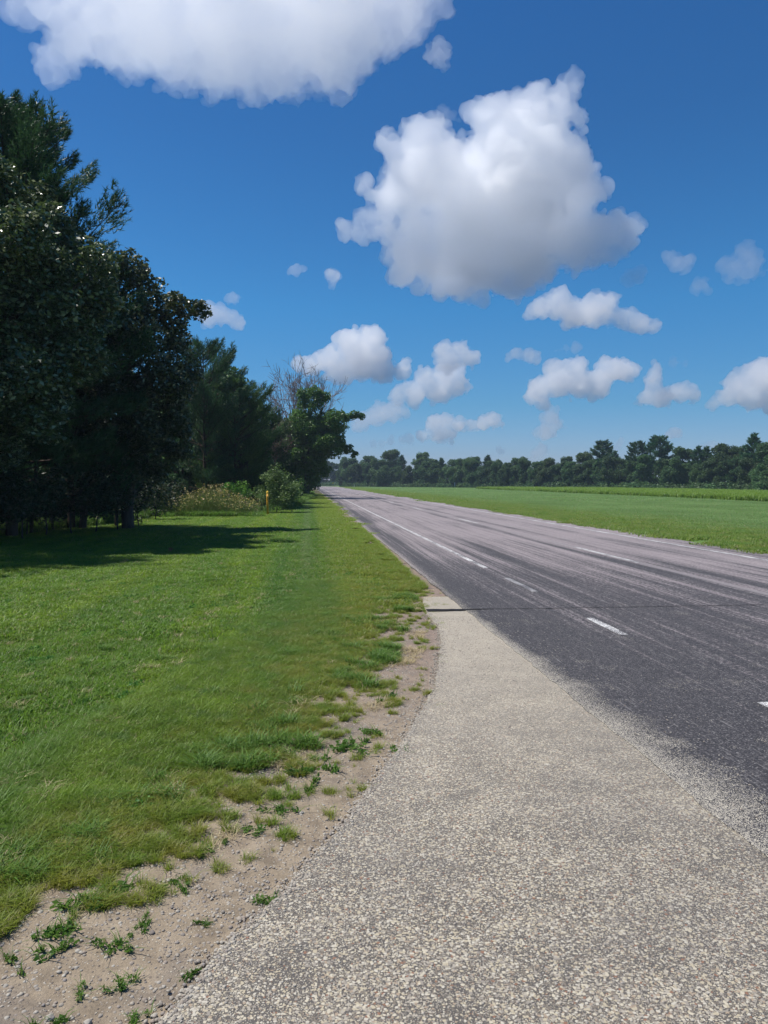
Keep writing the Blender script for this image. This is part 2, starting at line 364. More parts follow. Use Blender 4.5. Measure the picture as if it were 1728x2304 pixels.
# ------------------------------------------------------------------ scatter (only for stuff nobody could count)
def proto(name, V, Fc, mat):
    o = mesh(name, V, Fc, mat); COL.objects.unlink(o); return o
def scatter(name, pts, rot, scl, idx, protos, tilt=None):
    me = bpy.data.meshes.new(name); me.vertices.add(len(pts)); me.vertices.foreach_set('co', np.asarray(pts, dtype=np.float32).ravel())
    def at(n, ty, v):
        a = me.attributes.new(n, ty, 'POINT'); a.data.foreach_set('value', v)
    at('rz', 'FLOAT', np.asarray(rot, dtype=np.float32)); at('sc', 'FLOAT', np.asarray(scl, dtype=np.float32)); at('ix', 'INT', np.asarray(idx, dtype=np.int32))
    at('tl', 'FLOAT', np.asarray(tilt if tilt is not None else np.zeros(len(pts)), dtype=np.float32))
    o = bpy.data.objects.new(name, me); COL.objects.link(o)
    ng = bpy.data.node_groups.new(name, 'GeometryNodeTree'); ng.interface.new_socket('Geometry', in_out='INPUT', socket_type='NodeSocketGeometry'); ng.interface.new_socket('Geometry', in_out='OUTPUT', socket_type='NodeSocketGeometry')
    gi = ng.nodes.new('NodeGroupInput'); go = ng.nodes.new('NodeGroupOutput'); ip = ng.nodes.new('GeometryNodeInstanceOnPoints'); jn = ng.nodes.new('GeometryNodeJoinGeometry')
    for p in reversed(protos):
        oi = ng.nodes.new('GeometryNodeObjectInfo'); oi.inputs['Object'].default_value = p; oi.inputs['As Instance'].default_value = True
        ng.links.new(oi.outputs['Geometry'], jn.inputs[0])
    def na(n, ty):
        x = ng.nodes.new('GeometryNodeInputNamedAttribute'); x.data_type = ty; x.inputs['Name'].default_value = n; return x.outputs['Attribute']
    cx = ng.nodes.new('ShaderNodeCombineXYZ'); ng.links.new(na('rz', 'FLOAT'), cx.inputs[2]); ng.links.new(na('tl', 'FLOAT'), cx.inputs[0])
    ng.links.new(gi.outputs[0], ip.inputs['Points']); ng.links.new(jn.outputs[0], ip.inputs['Instance']); ip.inputs['Pick Instance'].default_value = True
    ng.links.new(na('ix', 'INT'), ip.inputs['Instance Index']); ng.links.new(cx.outputs[0], ip.inputs['Rotation']); ng.links.new(na('sc', 'FLOAT'), ip.inputs['Scale'])
    ng.links.new(ip.outputs[0], go.inputs[0])
    md = o.modifiers.new('scatter', 'NODES'); md.node_group = ng
    return o
def blades(n, rad, h0, h1, wd, rng, bend=.6, square=False, lean=.35):
    if square: px = rng.uniform(-rad, rad, (n, 2))
    else:
        a = rng.uniform(0, 2*np.pi, n); r = rad*np.sqrt(rng.uniform(0, 1, n)); px = np.stack([r*np.cos(a), r*np.sin(a)], 1)
    h = rng.uniform(h0, h1, n); th = rng.uniform(0, 2*np.pi, n); ln = rng.uniform(.05, lean, n)*h; bd = rng.uniform(.2, bend, n)*h
    d = np.stack([np.cos(th), np.sin(th)], 1); s = np.stack([-np.sin(th), np.cos(th)], 1)
    w_ = wd*rng.uniform(.6, 1.3, n)[:, None]
    V = np.zeros((n, 5, 3)); z0 = -.02
    V[:, 0, :2] = px-s*w_/2; V[:, 1, :2] = px+s*w_/2; V[:, 0, 2] = V[:, 1, 2] = z0
    mid = px+d*ln[:, None]; V[:, 2, :2] = mid+s*w_*.42; V[:, 3, :2] = mid-s*w_*.42; V[:, 2, 2] = V[:, 3, 2] = h*.6
    V[:, 4, :2] = px+d*(ln*1.6+bd)[:, None]; V[:, 4, 2] = h*rng.uniform(.75, 1., n)
    b = np.arange(n)*5
    T = np.concatenate([np.stack([b, b+1, b+2], 1), np.stack([b, b+2, b+3], 1), np.stack([b+3, b+2, b+4], 1)])
    return V.reshape(-1, 3), T
def leaves(cl, per, size, rng, flat=.9, shell=.55, aspect=.5):
    """cl: rows x,y,z,r. per: leaves per square metre of clump surface. Rhombic leaves, in sprays."""
    cl = np.asarray(cl, float); out = []
    for x, y, z, r in cl:
        n = max(6, int(per*r*r*4))
        d = rng.normal(size=(n, 3)); d /= np.linalg.norm(d, axis=1)[:, None]; rr = r*(shell+(1.08-shell)*rng.uniform(size=n)**.7)
        rr *= 1+.22*np.sin(d[:, 0]*5+x*3)*np.cos(d[:, 2]*6+y); q = d*rr[:, None]; q[:, 2] *= flat
        out.append(q+np.array((x, y, z)))
    C_ = np.concatenate(out); n = len(C_)
    a = rng.normal(size=(n, 3)); a[:, 2] = a[:, 2]*.6-.1; a /= np.linalg.norm(a, axis=1)[:, None]
    b = rng.normal(size=(n, 3)); b -= a*(a*b).sum(1)[:, None]; b /= np.linalg.norm(b, axis=1)[:, None]
    s = size*rng.uniform(.6, 1.35, n)[:, None]
    V = np.stack([C_-a*s*.5, C_+b*s*aspect*.5, C_+a*s*.5, C_-b*s*aspect*.5], 1).reshape(-1, 3)
    return V, np.arange(4*n).reshape(n, 4)
rng = np.random.default_rng(5)
near_p = [proto('grass_patch', *blades(760, .17, .015, [.035, .05, .03, .058][i], .0062, np.random.default_rng(i), square=True, bend=.8, lean=.75), M_LAWN) for i in range(4)]
mid_p = [proto('grass_patch', *blades(1000, .30, .015, [.05, .06, .075][i], .0115, np.random.default_rng(20+i), square=True, bend=.8, lean=.75), M_LAWN) for i in range(3)]
far_p = [proto('grass_patch', *blades(900, .62, .02, .08, .023, np.random.default_rng(30+i), square=True, bend=1.2, lean=.9), M_LAWN) for i in range(3)]
def mat_flat_blade(name, a, b, tr=.4):
    t = NT(name); c = t.mix(t.n('ShaderNodeNewGeometry').outputs['Random Per Island'], a, b); m = t.fin(c, .55, .3); t.translucent(c, tr); return m
M_CLUMP = mat_flat_blade('coarse_grass', (.075, .165, .022), (.155, .27, .04)); M_STRAW = mat_flat_blade('dry_straw', (.34, .27, .14), (.55, .46, .27), .25); M_CLOV = mat_flat_blade('clover_leaf', (.06, .18, .03), (.14, .30, .05))
clump_p = [proto('coarse_clump', *blades(110, .075, .03, .115, .008, np.random.default_rng(140+i), bend=1.0, lean=1.0), M_CLUMP) for i in range(2)]
straw_p = [proto('dry_straw', *blades(26, .05, .006, .04, .004, np.random.default_rng(150+i), bend=1.8, lean=2.4), M_STRAW) for i in range(2)]
clov_p = [proto('clover', *leaves([(0, 0, .02, .075), (.06, .03, .015, .05)], 5200, .02, np.random.default_rng(160+i), .35, .1, .8), M_CLOV) for i in range(2)]
tuft_p = [proto('grass_clump', *blades(26, .028, .025, .085, .0045, np.random.default_rng(40+i), bend=1.0, lean=.8), M_LAWN) for i in range(5)]
def nz2(x, y, s, o=0): return noise.noise(Vector((x*s, y*s, o)))
pts = []; ix = []; scl = []
def vis(x, y, m=1.5):     # keep to the side the picture (and a step aside) can see
    return abs(x-.103*y) < .60*y+m
def put(step, y0, y1, ids, dmin, x0, sc0=1., s1=1.25):
    for y in np.arange(y0, y1, step):
        xe = float(grass_edge(y))
        for x in np.arange(max(x0, -.5*y-2.2), xe-dmin, step):
            xx = x+rng.uniform(-.5, .5)*step; yy = y+rng.uniform(-.5, .5)*step
            if yy > 36 and xx < wood_edge(yy)-.5: continue
            dd = float(grass_edge(yy))-xx
            if dd < dmin+.25*nz2(xx, yy, 1.6): continue
            if yy < 9 and rng.uniform() > (dd-dmin+.15)/.7: continue
            if dd < dmin+.9 and yy < 12 and nz2(xx, yy, 4.1, 4) < -.02-.45*(dd-dmin)/.75: continue
            pts.append((xx, yy, -.02)); ix.append(int(rng.integers(*ids))); scl.append(rng.uniform(.8, s1)*sc0)
put(.20, 2.0, 8.5, (0, 4), 1.3, -9)
put(.34, 8.3, 21, (4, 7), .45, -12)
put(.72, 20.5, 100, (7, 10), .25, -20)
# thin growth at the sandy edge
for k in range(150000):
    y = 1.6+10.6*rng.uniform()**1.35; xe = float(grass_edge(y)); dd = rng.uniform(-.45, 2.0)
    x = xe-dd
    if not vis(x, y, 1.): continue
    p = (dd+(.36 if y < 4 else .04))/(1.75 if y < 5 else 1.3)
    nn = .46+.35*nz2(x, y, 1.7, 8)+.60*nz2(x, y, 5.5, 2)+.65*nz2(x, y, 14, 1)
    if nn+rng.uniform(-.25, .25) > p: continue
    pts.append((x, y, -.024)); ix.append(10+int(rng.integers(0, 5))); scl.append(rng.uniform(.35, 1.15)*(.55+.4*min(1, max(0, p))))
# narrow grass beside the road past the driveway
for k in range(5000):
    y = rng.uniform(11.0, 26); x = float(grass_edge(y))-rng.uniform(-.06, .55)
    if nz2(x, y, 2.2, 3) < -.22: continue
    pts.append((x, y, -.02)); ix.append(10+int(rng.integers(0, 5))); scl.append(rng.uniform(.7, 1.3))
for k in range(2600):
    y = 2.2+9*rng.uniform()**1.3; dd = abs(rng.normal(0, .9))-.1; x = float(grass_edge(y))-dd
    if nz2(x, y, 1.9, 21) < .10: continue
    if k % 3 == 0 and dd > .12: pts.append((x, y, -.022)); ix.append(15+int(rng.integers(0, 2))); scl.append(rng.uniform(.35, .95))
    elif dd > -.1: pts.append((x, y, -.02)); ix.append(17+int(rng.integers(0, 2))); scl.append(rng.uniform(.5, 1.2))
for k in range(900):
    y = 2.3+14*rng.uniform()**1.2; x = float(grass_edge(y))-rng.uniform(.5, 6)
    if not vis(x, y, .8): continue
    q_ = nz2(x, y, .9, 33); j = 19 if q_ > .05 else (15 if q_ < -.15 else 17)
    pts.append((x, y, -.012 if j != 17 else .012)); ix.append(j+int(rng.integers(0, 2))); scl.append(rng.uniform(.45, 1.05)*(.7 if j == 15 else 1))
tag(scatter('lawn_grass', pts, rng.uniform(0, 6.28, len(pts)), scl, ix, near_p+mid_p+far_p+tuft_p+clump_p+straw_p+clov_p), 'mown green grass verge left of the sandy shoulder and road', 'grass', kind='stuff')

# field
fp = [proto('grass_patch', *blades(700, .75, .05, .15, .028, np.random.default_rng(60+i), square=True, lean=.7, bend=.9), M_FIELD) for i in range(3)]
fp2 = [proto('grass_patch', *blades(700, 1.6, .06, .17, .07, np.random.default_rng(70+i), square=True, lean=.7, bend=.9), M_FIELD) for i in range(2)]
pts = []; ix = []; scl = []
for y in np.arange(8, 60, .95):
    for x in np.arange(10.85, min(37, .75*y+6), .95):
        if x < 11 and nz2(x, y, .7) > .3: continue
        pts.append((x+rng.uniform(-.35, .35)*(x > 11.5), y+rng.uniform(-.5, .5), -.03)); ix.append(int(rng.integers(0, 3))); scl.append(rng.uniform(.7, 1.1))
for y in np.arange(60, 236, 2.1):
    for x in np.arange(12, 60, 2.1):
        if x > 37.5 and y < 150: continue
        pts.append((x+rng.uniform(-.8, .8), y+rng.uniform(-.8, .8), -.03)); ix.append(3+int(rng.integers(0, 2))); scl.append(rng.uniform(.8, 1.2))
tag(scatter('hay_grass', pts, rng.uniform(0, 6.28, len(pts)), scl, ix, fp+fp2), 'pale green hay growing in the field beyond the road', 'hay', kind='stuff')
# taller crop strip
cp = [proto('crop_patch', *blades(420, 1.1, .35, .72, .075, np.random.default_rng(80+i), square=True, lean=.4, bend=.7), M_CROP) for i in range(3)]
pts = []; ix = []
for y in np.arange(42, 165, 1.5):
    for x in np.arange(37.3, 62, 1.5):
        if x > 44 and rng.uniform() < .25: continue
        pts.append((x+rng.uniform(-.2, .2)+.01*y, y+rng.uniform(-.5, .5), -.03)); ix.append(int(rng.integers(0, 3)))
tag(scatter('tall_crop', pts, rng.uniform(0, 6.28, len(pts)), rng.uniform(.75, 1.1, len(pts)), ix, cp), 'strip of taller yellow green crop along the far side of the hay field', 'crop', kind='stuff')
# ------------------------------------------------------------------ stones
def stone_mesh(seed, sub=1):
    bm = bmesh.new(); bmesh.ops.create_icosphere(bm, subdivisions=sub, radius=.5)
    for v in bm.verts:
        q = v.co+Vector((seed*3.1, 0, 0)); v.co *= 1+.45*noise.noise(q*1.8); v.co.z *= .62
    V = [v.co[:] for v in bm.verts]; Fc = [[v.index for v in f.verts] for f in bm.faces]; bm.free(); return np.array(V), np.array(Fc)
def mat_stone(name, c0, c1, inst=False):
    t = NT(name); oi = t.n('ShaderNodeObjectInfo')
    c = t.ramp(oi.outputs['Random'], [(0, c0), (.3, tuple(.5*(a+b) for a, b in zip(c0, c1))), (.75, c1), (.9, (.34, .26, .19)), (1, (.25, .23, .22))])
    c = t.mix(t.noise(150, 2), c, (.2, .18, .16)); return t.fin(c, .85, .3)
MS = mat_stone('pebble_stone', (.14, .115, .10), (.44, .385, .30)); MS2 = mat_stone('pale_stone', (.36, .33, .28), (.58, .53, .43))
sp_ = [proto('stone', *stone_mesh(i, 2), MS) for i in range(4)]+[proto('stone', *stone_mesh(9+i, 2), MS2) for i in range(3)]
pts = []; ix = []; scl = []
for k in range(42000):
    y = 1.8+7.0*rng.uniform()**1.6; a = max(float(grass_edge(y))-.5, -.55*y-.8); b = float(apron_edge(y)) if y < APY else 1.9
    if b <= a: continue
    u_ = rng.uniform(); x = a+(b-a)*u_
    dens = .55+.8*nz2(x, y, 2.2, 6)+(.9 if b-x < .06 else 0)+(.3 if y < 2.9 else 0)
    if rng.uniform() > dens*.75: continue
    s_ = .004+.011*rng.uniform()**2.6
    if rng.uniform() < .012: s_ *= 1.6
    pts.append((x, y, -.024+.010*noise.noise(Vector((x*3, y*3, 0)))+s_*.15)); ix.append(int(rng.integers(0, 4)) if rng.uniform() < .72 else 4+int(rng.integers(0, 3))); scl.append(s_*1.2)
for k in range(2600):                          # loose chips along the apron's broken edge
    y = 1.9+7.3*rng.uniform()**1.5; x = float(apron_edge(y))+rng.normal(0, .028)
    s_ = rng.uniform(.006, .017); pts.append((x, y, .0 if x > float(apron_edge(y)) else -.016)); ix.append(4+int(rng.integers(0, 3)) if rng.uniform() < .6 else int(rng.integers(0, 4))); scl.append(s_)
for k in range(5200):                          # chips proud of the apron and thrown over its road side
    y = 1.7+7.2*rng.uniform()**1.7; xa = float(apron_edge(y)); x = rng.uniform(xa, 2.05) if rng.uniform() < .86 else 2.05+abs(rng.normal(0, .35))
    s_ = rng.uniform(.004, .012); pts.append((x, y, .001 if x < 2.05 else .008)); ix.append(4+int(rng.integers(0, 3)) if rng.uniform() < .75 else int(rng.integers(0, 4))); scl.append(s_)
tag(scatter('loose_gravel', pts, rng.uniform(0, 6.28, len(pts)), scl, ix, sp_, rng.uniform(-.4, .4, len(pts))), 'loose gravel and sand chips on the shoulder and driveway edge', 'gravel', kind='stuff')
ORD = ['nearest', 'second nearest', 'third nearest', 'fourth nearest', 'fifth nearest', 'sixth nearest', 'seventh nearest', 'eighth nearest', 'ninth nearest', 'tenth nearest']
NUM = 'first second third fourth fifth sixth seventh eighth ninth tenth eleventh twelfth thirteenth fourteenth fifteenth sixteenth seventeenth eighteenth nineteenth twentieth'.split()
def ordn(i):
    if i < 20: return NUM[i]
    T = {2: 'twenty', 3: 'thirty', 4: 'forty', 5: 'fifty', 6: 'sixty', 7: 'seventy'}
    k = i+1; a, b = divmod(k, 10)
    return T[a]+'-'+NUM[b-1] if b else T[a][:-1]+'ieth'
Vp, Fp = stone_mesh(3, 3)
for (u, v, s_, m_, lb) in [(112, 2280, .027, MS2, 'pale rounded pebble, leftmost of two big ones in the bottom left corner sand'), (196, 2290, .026, MS2, 'pale oval pebble right of the other big one in the bottom left corner sand'), (502, 2043, .014, MS, 'small dark pebble lying on the sandy shoulder beside the driveway edge')]:
    x, y = G(u, v); o = mesh('pebble', Vp*s_, Fp, m_, smooth=True); o.location = (x, y, -.014); o.rotation_euler.z = u; tag(o, lb, 'pebble')
# weeds on the sand
wm = []
for i in range(5):
    r_ = np.random.default_rng(90+i); VV = []; FF = []; nn_ = 0
    for k in range(3+i % 3):
        cx_, cy2 = r_.normal(0, .028, 2); A, B = blades(9, .008, .012, .04, .004, r_, bend=1.2, lean=1.2); A = A+np.array((cx_, cy2, 0)); VV.append(A); FF += [list(f+nn_) for f in B]; nn_ += len(A)
        A, B = leaves([(cx_, cy2, .008, .022+.008*r_.uniform())], 9500, .016, r_, .35, .15, .62); A[:, 2] = np.abs(A[:, 2]); VV.append(A); FF += [list(f+nn_) for f in B]; nn_ += len(A)
    o_ = mesh('weed_tuft', np.concatenate(VV), FF, M_WEED); wm.append(o_.data); bpy.data.objects.remove(o_)
WP = [(325, 2064, 1), (304, 2083, .7), (127, 2125, 1.5), (36, 2172, 1.4), (270, 2121, 1.2), (262, 2210, .9), (186, 2210, .9), (460, 1895, 1.1), (574, 1860, 1.1), (386, 1980, .9), (418, 1992, 1.), (599, 2016, 1.1), (451, 2070, .8), (502, 1887, .6), (641, 1817, 1.6), (312, 2284, .8), (143, 2092, 1.4), (93, 2096, 1.3), (422, 2187, .9), (693, 1770, 2.2), (687, 1734, 2.2), (741, 1710, 2.3), (783, 1686, 2.3), (814, 1665, 2.1), (832, 1643, 2.), (892, 1682, 1.2), (862, 1571, 2.2), (573, 1862, .9), (95, 2290, 1.), (215, 2010, 1.9), (205, 2035, 1.9)]
WP.sort(key=lambda q: -q[1])
for i, (u, v, s_) in enumerate(WP):
    x, y = G(u, v); o = bpy.data.objects.new('weed_tuft', wm[i % 5]); COL.objects.link(o); o.location = (x, y, -.018); o.rotation_euler.z = i*1.7; o.scale = (s_*.9, s_*.9*(.7+.3*math.sin(i)), s_*.8)
    tag(o, 'small green weed tuft on the sandy shoulder, %s counted from the bottom of the picture' % ordn(i), 'weed', 'weed tufts scattered on the sandy shoulder')
# ------------------------------------------------------------------ trees
def mat_leaf(name, a, b, c_=None, trans=.3, rough=.45, spec=.5, ns=.9):
    t = NT(name); oi = t.n('ShaderNodeObjectInfo')
    f = t.mr(t.noise(ns, 3, .6), .35, .65); c = t.mix(f, a, b)
    g = t.n('ShaderNodeNewGeometry').outputs['Random Per Island']
    c = t.mix(t.mr(g, .0, 1, 0, .55), c, tuple(q*.5 for q in a))
    if c_: c = t.mix(t.mr(g, .80, .84, 0, .8), c, c_)
    hs = t.n('ShaderNodeHueSaturation'); t.l(c, hs.inputs['Color']); t.l(t.mr(oi.outputs['Random'], 0, 1, .78, 1.22), hs.inputs['Value']); t.l(t.mr(oi.outputs['Random'], 0, 1, .485, .515), hs.inputs['Hue'])
    m = t.fin(hs.outputs[0], rough, spec); t.translucent(hs.outputs[0], trans); return m
def mat_bark(name, a, b):
    t = NT(name); n_ = t.noise(9, 4, .65, t.mapp((1, 1, .25))); t.bump(n_, .8, .03); return t.fin(t.mix(t.mr(n_, .3, .7), a, b), .9, .2)
ML_OAK = mat_leaf('oak_leaf', (.055, .09, .028), (.10, .14, .042), (.30, .33, .19), .25, .34, .7)  # pale third colour: leaf undersides, and sky glints painted onto some leaves
ML_OAK2 = mat_leaf('oak_leaf_fresh', (.06, .14, .026), (.15, .25, .042), None, .35, .45, .4)
ML_FAR = mat_leaf('far_leaf', (.055, .115, .042), (.115, .195, .06), None, .35, .55, .3, .12)
ML_PINE = mat_leaf('pine_needle', (.036, .095, .036), (.078, .165, .055), None, .25, .5, .3)
ML_BUSH = mat_leaf('bush_leaf', (.11, .22, .055), (.18, .31, .08), (.28, .38, .17), .35, .5, .3)
ML_SHADE = mat_leaf('shade_darkened_leaf', (.02, .045, .016), (.045, .08, .03), (.12, .11, .07), .25, .5, .3)  # leaf colour darkened to paint in the shade at the foot of the woods
MB = mat_bark('oak_bark', (.035, .03, .026), (.085, .072, .06)); MBP = mat_bark('pine_bark', (.04, .028, .022), (.09, .065, .05)); MBD = mat_bark('dead_wood', (.15, .12, .115), (.27, .22, .21))
class Tubes:
    def __init__(s): s.V = []; s.F = []; s.n = 0
    def add(s, pts, rad, k=6):
        pts = np.asarray(pts, float); m = len(pts); tn = np.gradient(pts, axis=0); tn /= np.linalg.norm(tn, axis=1)[:, None]+1e-9
        up = np.array((0, 0, 1.)) if abs(tn[0, 2]) < .9 else np.array((1., 0, 0)); a = np.cross(tn, up); a /= np.linalg.norm(a, axis=1)[:, None]+1e-9; b = np.cross(tn, a)
        th = np.arange(k)*2*np.pi/k; R_ = np.asarray(rad)[:, None, None]
        ring = pts[:, None]+R_*(np.cos(th)[None, :, None]*a[:, None]+np.sin(th)[None, :, None]*b[:, None])
        s.V.append(ring.reshape(-1, 3)); i, j = np.meshgrid(np.arange(m-1), np.arange(k), indexing='ij'); i = i.ravel(); j = j.ravel(); j2 = (j+1) % k
        s.F.append(np.stack([i*k+j, i*k+j2, (i+1)*k+j2, (i+1)*k+j], 1)+s.n); s.n += m*k
    def build(s, name, mat, parent): return mesh(name, np.concatenate(s.V), np.concatenate(s.F), mat, parent, smooth=True)
def bow(a, b, rng, sag=.1, n=6, wob=.06):
    a = np.asarray(a, float); b = np.asarray(b, float); t = np.linspace(0, 1, n)[:, None]; L = np.linalg.norm(b-a)
    p = a+(b-a)*t; off = rng.normal(0, wob, (n, 3))*L*np.sin(t*np.pi); p += off; p[:, 2] += (sag*L*np.sin(t[:, 0]*np.pi)); return p
def subclumps(big, k, rng, f0=.28, f1=.5):
    out = []
    for x, y, z, r in big:
        out.append((x, y, z, r*.62))
        for i in range(k):
            d = rng.normal(size=3); d /= np.linalg.norm(d); q = r*rng.uniform(f0, f1)
            c = np.array((x, y, z))+d*(r-q*.75)*np.array((1, 1, .9)); out.append((*c, q))
    return np.array(out)
def broadleaf(name, base, big, mat, bark, rng, per=60, size=.12, sub=9, tr=.16, label=None, cat='tree', group=None, gap=0., fork=.35, shell=.55):
    base = np.array(base, float); root = empty(name, tuple(base)); tag(root, label, cat, group)
    big = np.asarray(big, float).copy(); big[:, :3] -= base
    T = Tubes(); top = big[:, 2].max(); z1 = max(top*fork, .4); cx, cy_ = big[:, 0].mean(), big[:, 1].mean()
    tp = bow((0, 0, -.05), (cx*.3, cy_*.3, z1), rng, 0, 6, .02); T.add(tp, np.linspace(tr*1.25, tr*.85, 6), 10)
    lead = bow(tp[-1], (cx, cy_, top*.93), rng, 0, 7, .04); T.add(lead, np.linspace(tr*.85, tr*.12, 7), 8)
    for c in big:
        k = int(np.clip((c[2]/top-.15)*6, 0, 5)); s = lead[k]*.6+tp[-1]*.4 if c[2] < top*.5 else lead[k]
        T.add(bow(s, c[:3], rng, .05), np.linspace(tr*.42, tr*.08, 6), 6)
    sc_ = subclumps(big, sub, rng); sc_ = sc_[sc_[:, 2] > .15]
    if gap: sc_ = sc_[rng.uniform(size=len(sc_)) > gap]
    for c in sc_[::4]:
        j = np.argmin(((big[:, :3]-c[:3])**2).sum(1)); T.add(bow(big[j, :3], c[:3], rng, .03, 4), np.linspace(tr*.10, tr*.03, 4), 4)
    T.build('trunk', bark, root); V, Fc = leaves(sc_, per, size, rng, shell=shell); V[:, 2] = np.maximum(V[:, 2], .02); mesh('crown', V, Fc, mat, root)
    return root
def pine(name, loc, h, rmax, rng, label=None, group=None, prof=.8, z0=.12, dens=1., ns=.17, nw=.024, nn=12, spacing=.40, bark=MBP, mat=None, tr=None, lift=.35, peak=None, nbr=5, up=.35):
    root = empty(name, loc); tag(root, label, 'tree', group)
    T = Tubes(); tr = tr or h*.014; wob = rng.normal(0, .02, (9, 3))*h*.3; wob[:, 2] = 0; wob[0] = 0; wob[-1] = 0
    tk = np.stack([np.zeros(9), np.zeros(9), np.linspace(-.05, h*.985, 9)], 1)+wob*.3; T.add(tk, np.linspace(tr, tr*.08, 9), 8)
    TP = []; TD = []; z = z0*h
    while z < h*.985:
        t_ = (h-z)/h; L0 = rmax*min(1, (t_/(peak or .62))**prof)
        for j in range(nbr):
            th = rng.uniform(0, 2*np.pi); L = max(.25, L0*rng.uniform(.6, 1.12)); el = lift*rng.uniform(.3, 1.3)+up*(1-t_)
            d = np.array((np.cos(th), np.sin(th), 0)); n = 7; s = np.linspace(0, 1, n)
            pz = z+L*(el*s+.22*s**2*(1 if t_ < .7 else .3)-.12*s*(t_ > .55)); pp = np.stack([d[0]*L*s, d[1]*L*s, pz], 1); pp[:, :2] += np.interp(z, tk[:, 2], tk[:, 0]), np.interp(z, tk[:, 2], tk[:, 1])
            T.add(pp, np.linspace(tr*.22, tr*.04, n)*min(1, L/1.5+.3), 4)
            m = int(max(5, 17*L*dens)); q = rng.uniform(.30, 1.02, m)**.75
            base = np.stack([np.interp(q, s, pp[:, i]) for i in range(3)], 1); side = np.array((-d[1], d[0], 0))
            w_ = (rng.normal(0, .24, m)*L*(1.15-q)+rng.normal(0, .07, m))[:, None]*side; base = base+w_; base[:, 2] += rng.uniform(-.06, .16, m)*(1+.5*L)
            dr = d*.8+side*np.sign(w_[:, :1]+1e-6)*.35+np.array((0, 0, .75)); dr = dr+rng.normal(0, .25, (m, 3)); TP.append(base); TD.append(dr/np.linalg.norm(dr, axis=1)[:, None])
        z += spacing*rng.uniform(.75, 1.25)*(.55+.45*min(1, t_*2.5))
    TP.append(np.repeat(tk[-1:], 6, 0)+rng.normal(0, .05, (6, 3))); TD.append(np.repeat(np.array([(0, 0, 1.)]), 6, 0))
    TP = np.concatenate(TP); TD = np.concatenate(TD); m = len(TP)
    d = TD[:, None]+rng.normal(0, .52, (m, nn, 3)); d /= np.linalg.norm(d, axis=2)[:, :, None]; o = TP[:, None]+TD[:, None]*rng.uniform(-.10, .12, (m, nn, 1))*ns/.13
    b = np.cross(d, rng.normal(size=(m, nn, 3))); b /= np.linalg.norm(b, axis=2)[:, :, None]; L = ns*rng.uniform(.7, 1.2, (m, nn, 1))
    V = np.stack([o-b*nw/2, o+b*nw/2, o+d*L], 2).reshape(-1, 3)
    T.build('trunk', bark, root); mesh('crown', V, np.arange(m*nn*3).reshape(-1, 3), mat or ML_PINE, root)
    return root
R_ = lambda s: np.random.default_rng(s)
def px_clumps(L, Y, jd=.8, seed=0):
    r_ = R_(seed); return [(*P(u, v, Y+r_.uniform(-jd, jd)*r), r) for u, v, r in L]
def blob_tree(seed, h, r, low=.12, n=16, at=(0, 0)):
    r_ = R_(seed); out = []
    for i in range(n):
        a = r_.uniform(0, 6.28); zz = r_.uniform(low, .92); rr = r*(1-.5*max(0, (zz-.5)/.5)**1.5)*.6*r_.uniform(.3, 1)
        out.append((at[0]+rr*math.cos(a), at[1]+rr*math.sin(a), h*zz, r*r_.uniform(.34, .55)))
    out.append((at[0], at[1], h*.88, r*.33)); out.append((at[0], at[1], h*.5, r*.5)); return out
# near woods
oakC = [(15, 425, .75), (85, 480, .85), (30, 540, 1.2), (150, 575, .85), (225, 590, .5), (100, 660, 1.25), (200, 690, .85), (10, 740, 1.4), (140, 790, 1.1), (50, 880, 1.2), (-70, 600, 1.4), (-90, 820, 1.5), (-110, 460, 1.1), (190, 800, .7), (-30, 980, 1.0), (100, 930, .8)]
broadleaf('oak_tree', (-8.6, 19.8, 0), px_clumps(oakC, 19.6, .8, 1), ML_OAK, MB, R_(1), 420, .135, 9, .17, 'big dark oak with pale glinting leaves at the left edge, before the tallest pine')
oakB = [(302, 600, .75), (262, 640, .9), (345, 680, .9), (410, 690, .62), (452, 700, .42), (395, 760, .85), (300, 740, 1.3), (215, 720, 1.1), (360, 840, 1.3), (418, 850, .6), (250, 870, 1.5), (395, 940, .8), (320, 980, 1.2), (345, 1055, .6), (400, 1020, .5), (215, 1000, 1.3), (170, 850, 1.3), (280, 1060, .7)]
broadleaf('oak_tree', (-6.3, 26.8, 0), [(x, y, z, r*1.0) for x, y, z, r in px_clumps(oakB, 26.3, .9, 2)], ML_OAK, MB, R_(2), 360, .15, 9, .17, 'full round dark oak at the right end of the near woods, overhanging the shaded lawn')
pine('pine_tree', (-8.85, 23.2, 0), 12.8, 3.9, R_(3), 'tallest dark pine rising above the oaks at the left edge', dens=3., prof=.85, peak=.40, nn=16)
pine('pine_tree', (-13.9, 21.5, 0), 11.5, 3.6, R_(4), 'tall dark pine partly outside the left edge, beside the tallest pine', dens=1.6, prof=.85, peak=.42, nn=12)
pine('pine_tree', (-11.3, 17.4, 0), 14, 3.3, R_(14), 'tall pine just outside the left edge, shading the lawn', dens=1., prof=.7, peak=.5, nn=12, nbr=6)
broadleaf('oak_tree', (-12.4, 13.8, 0), blob_tree(98, 12.3, 4.2, .2, 22, (-12.4, 13.8)), ML_OAK, MB, R_(98), 40, .3, 8, .2, 'wide oak just outside the left edge, nearest the camera')
pine('pine_tree', (-8.3, 27.0, 0), 9.8, 2.8, R_(5), 'dark pine between the two big oaks of the near woods', dens=1.3, prof=.8, peak=.45)
pine('pine_tree', (-6.3, 46.3, 0), 9.8, 3.0, R_(6), 'slender upright pine just behind the round dark oak', dens=2.6, prof=.6, peak=.35, nn=14, ns=.15, nw=.02)
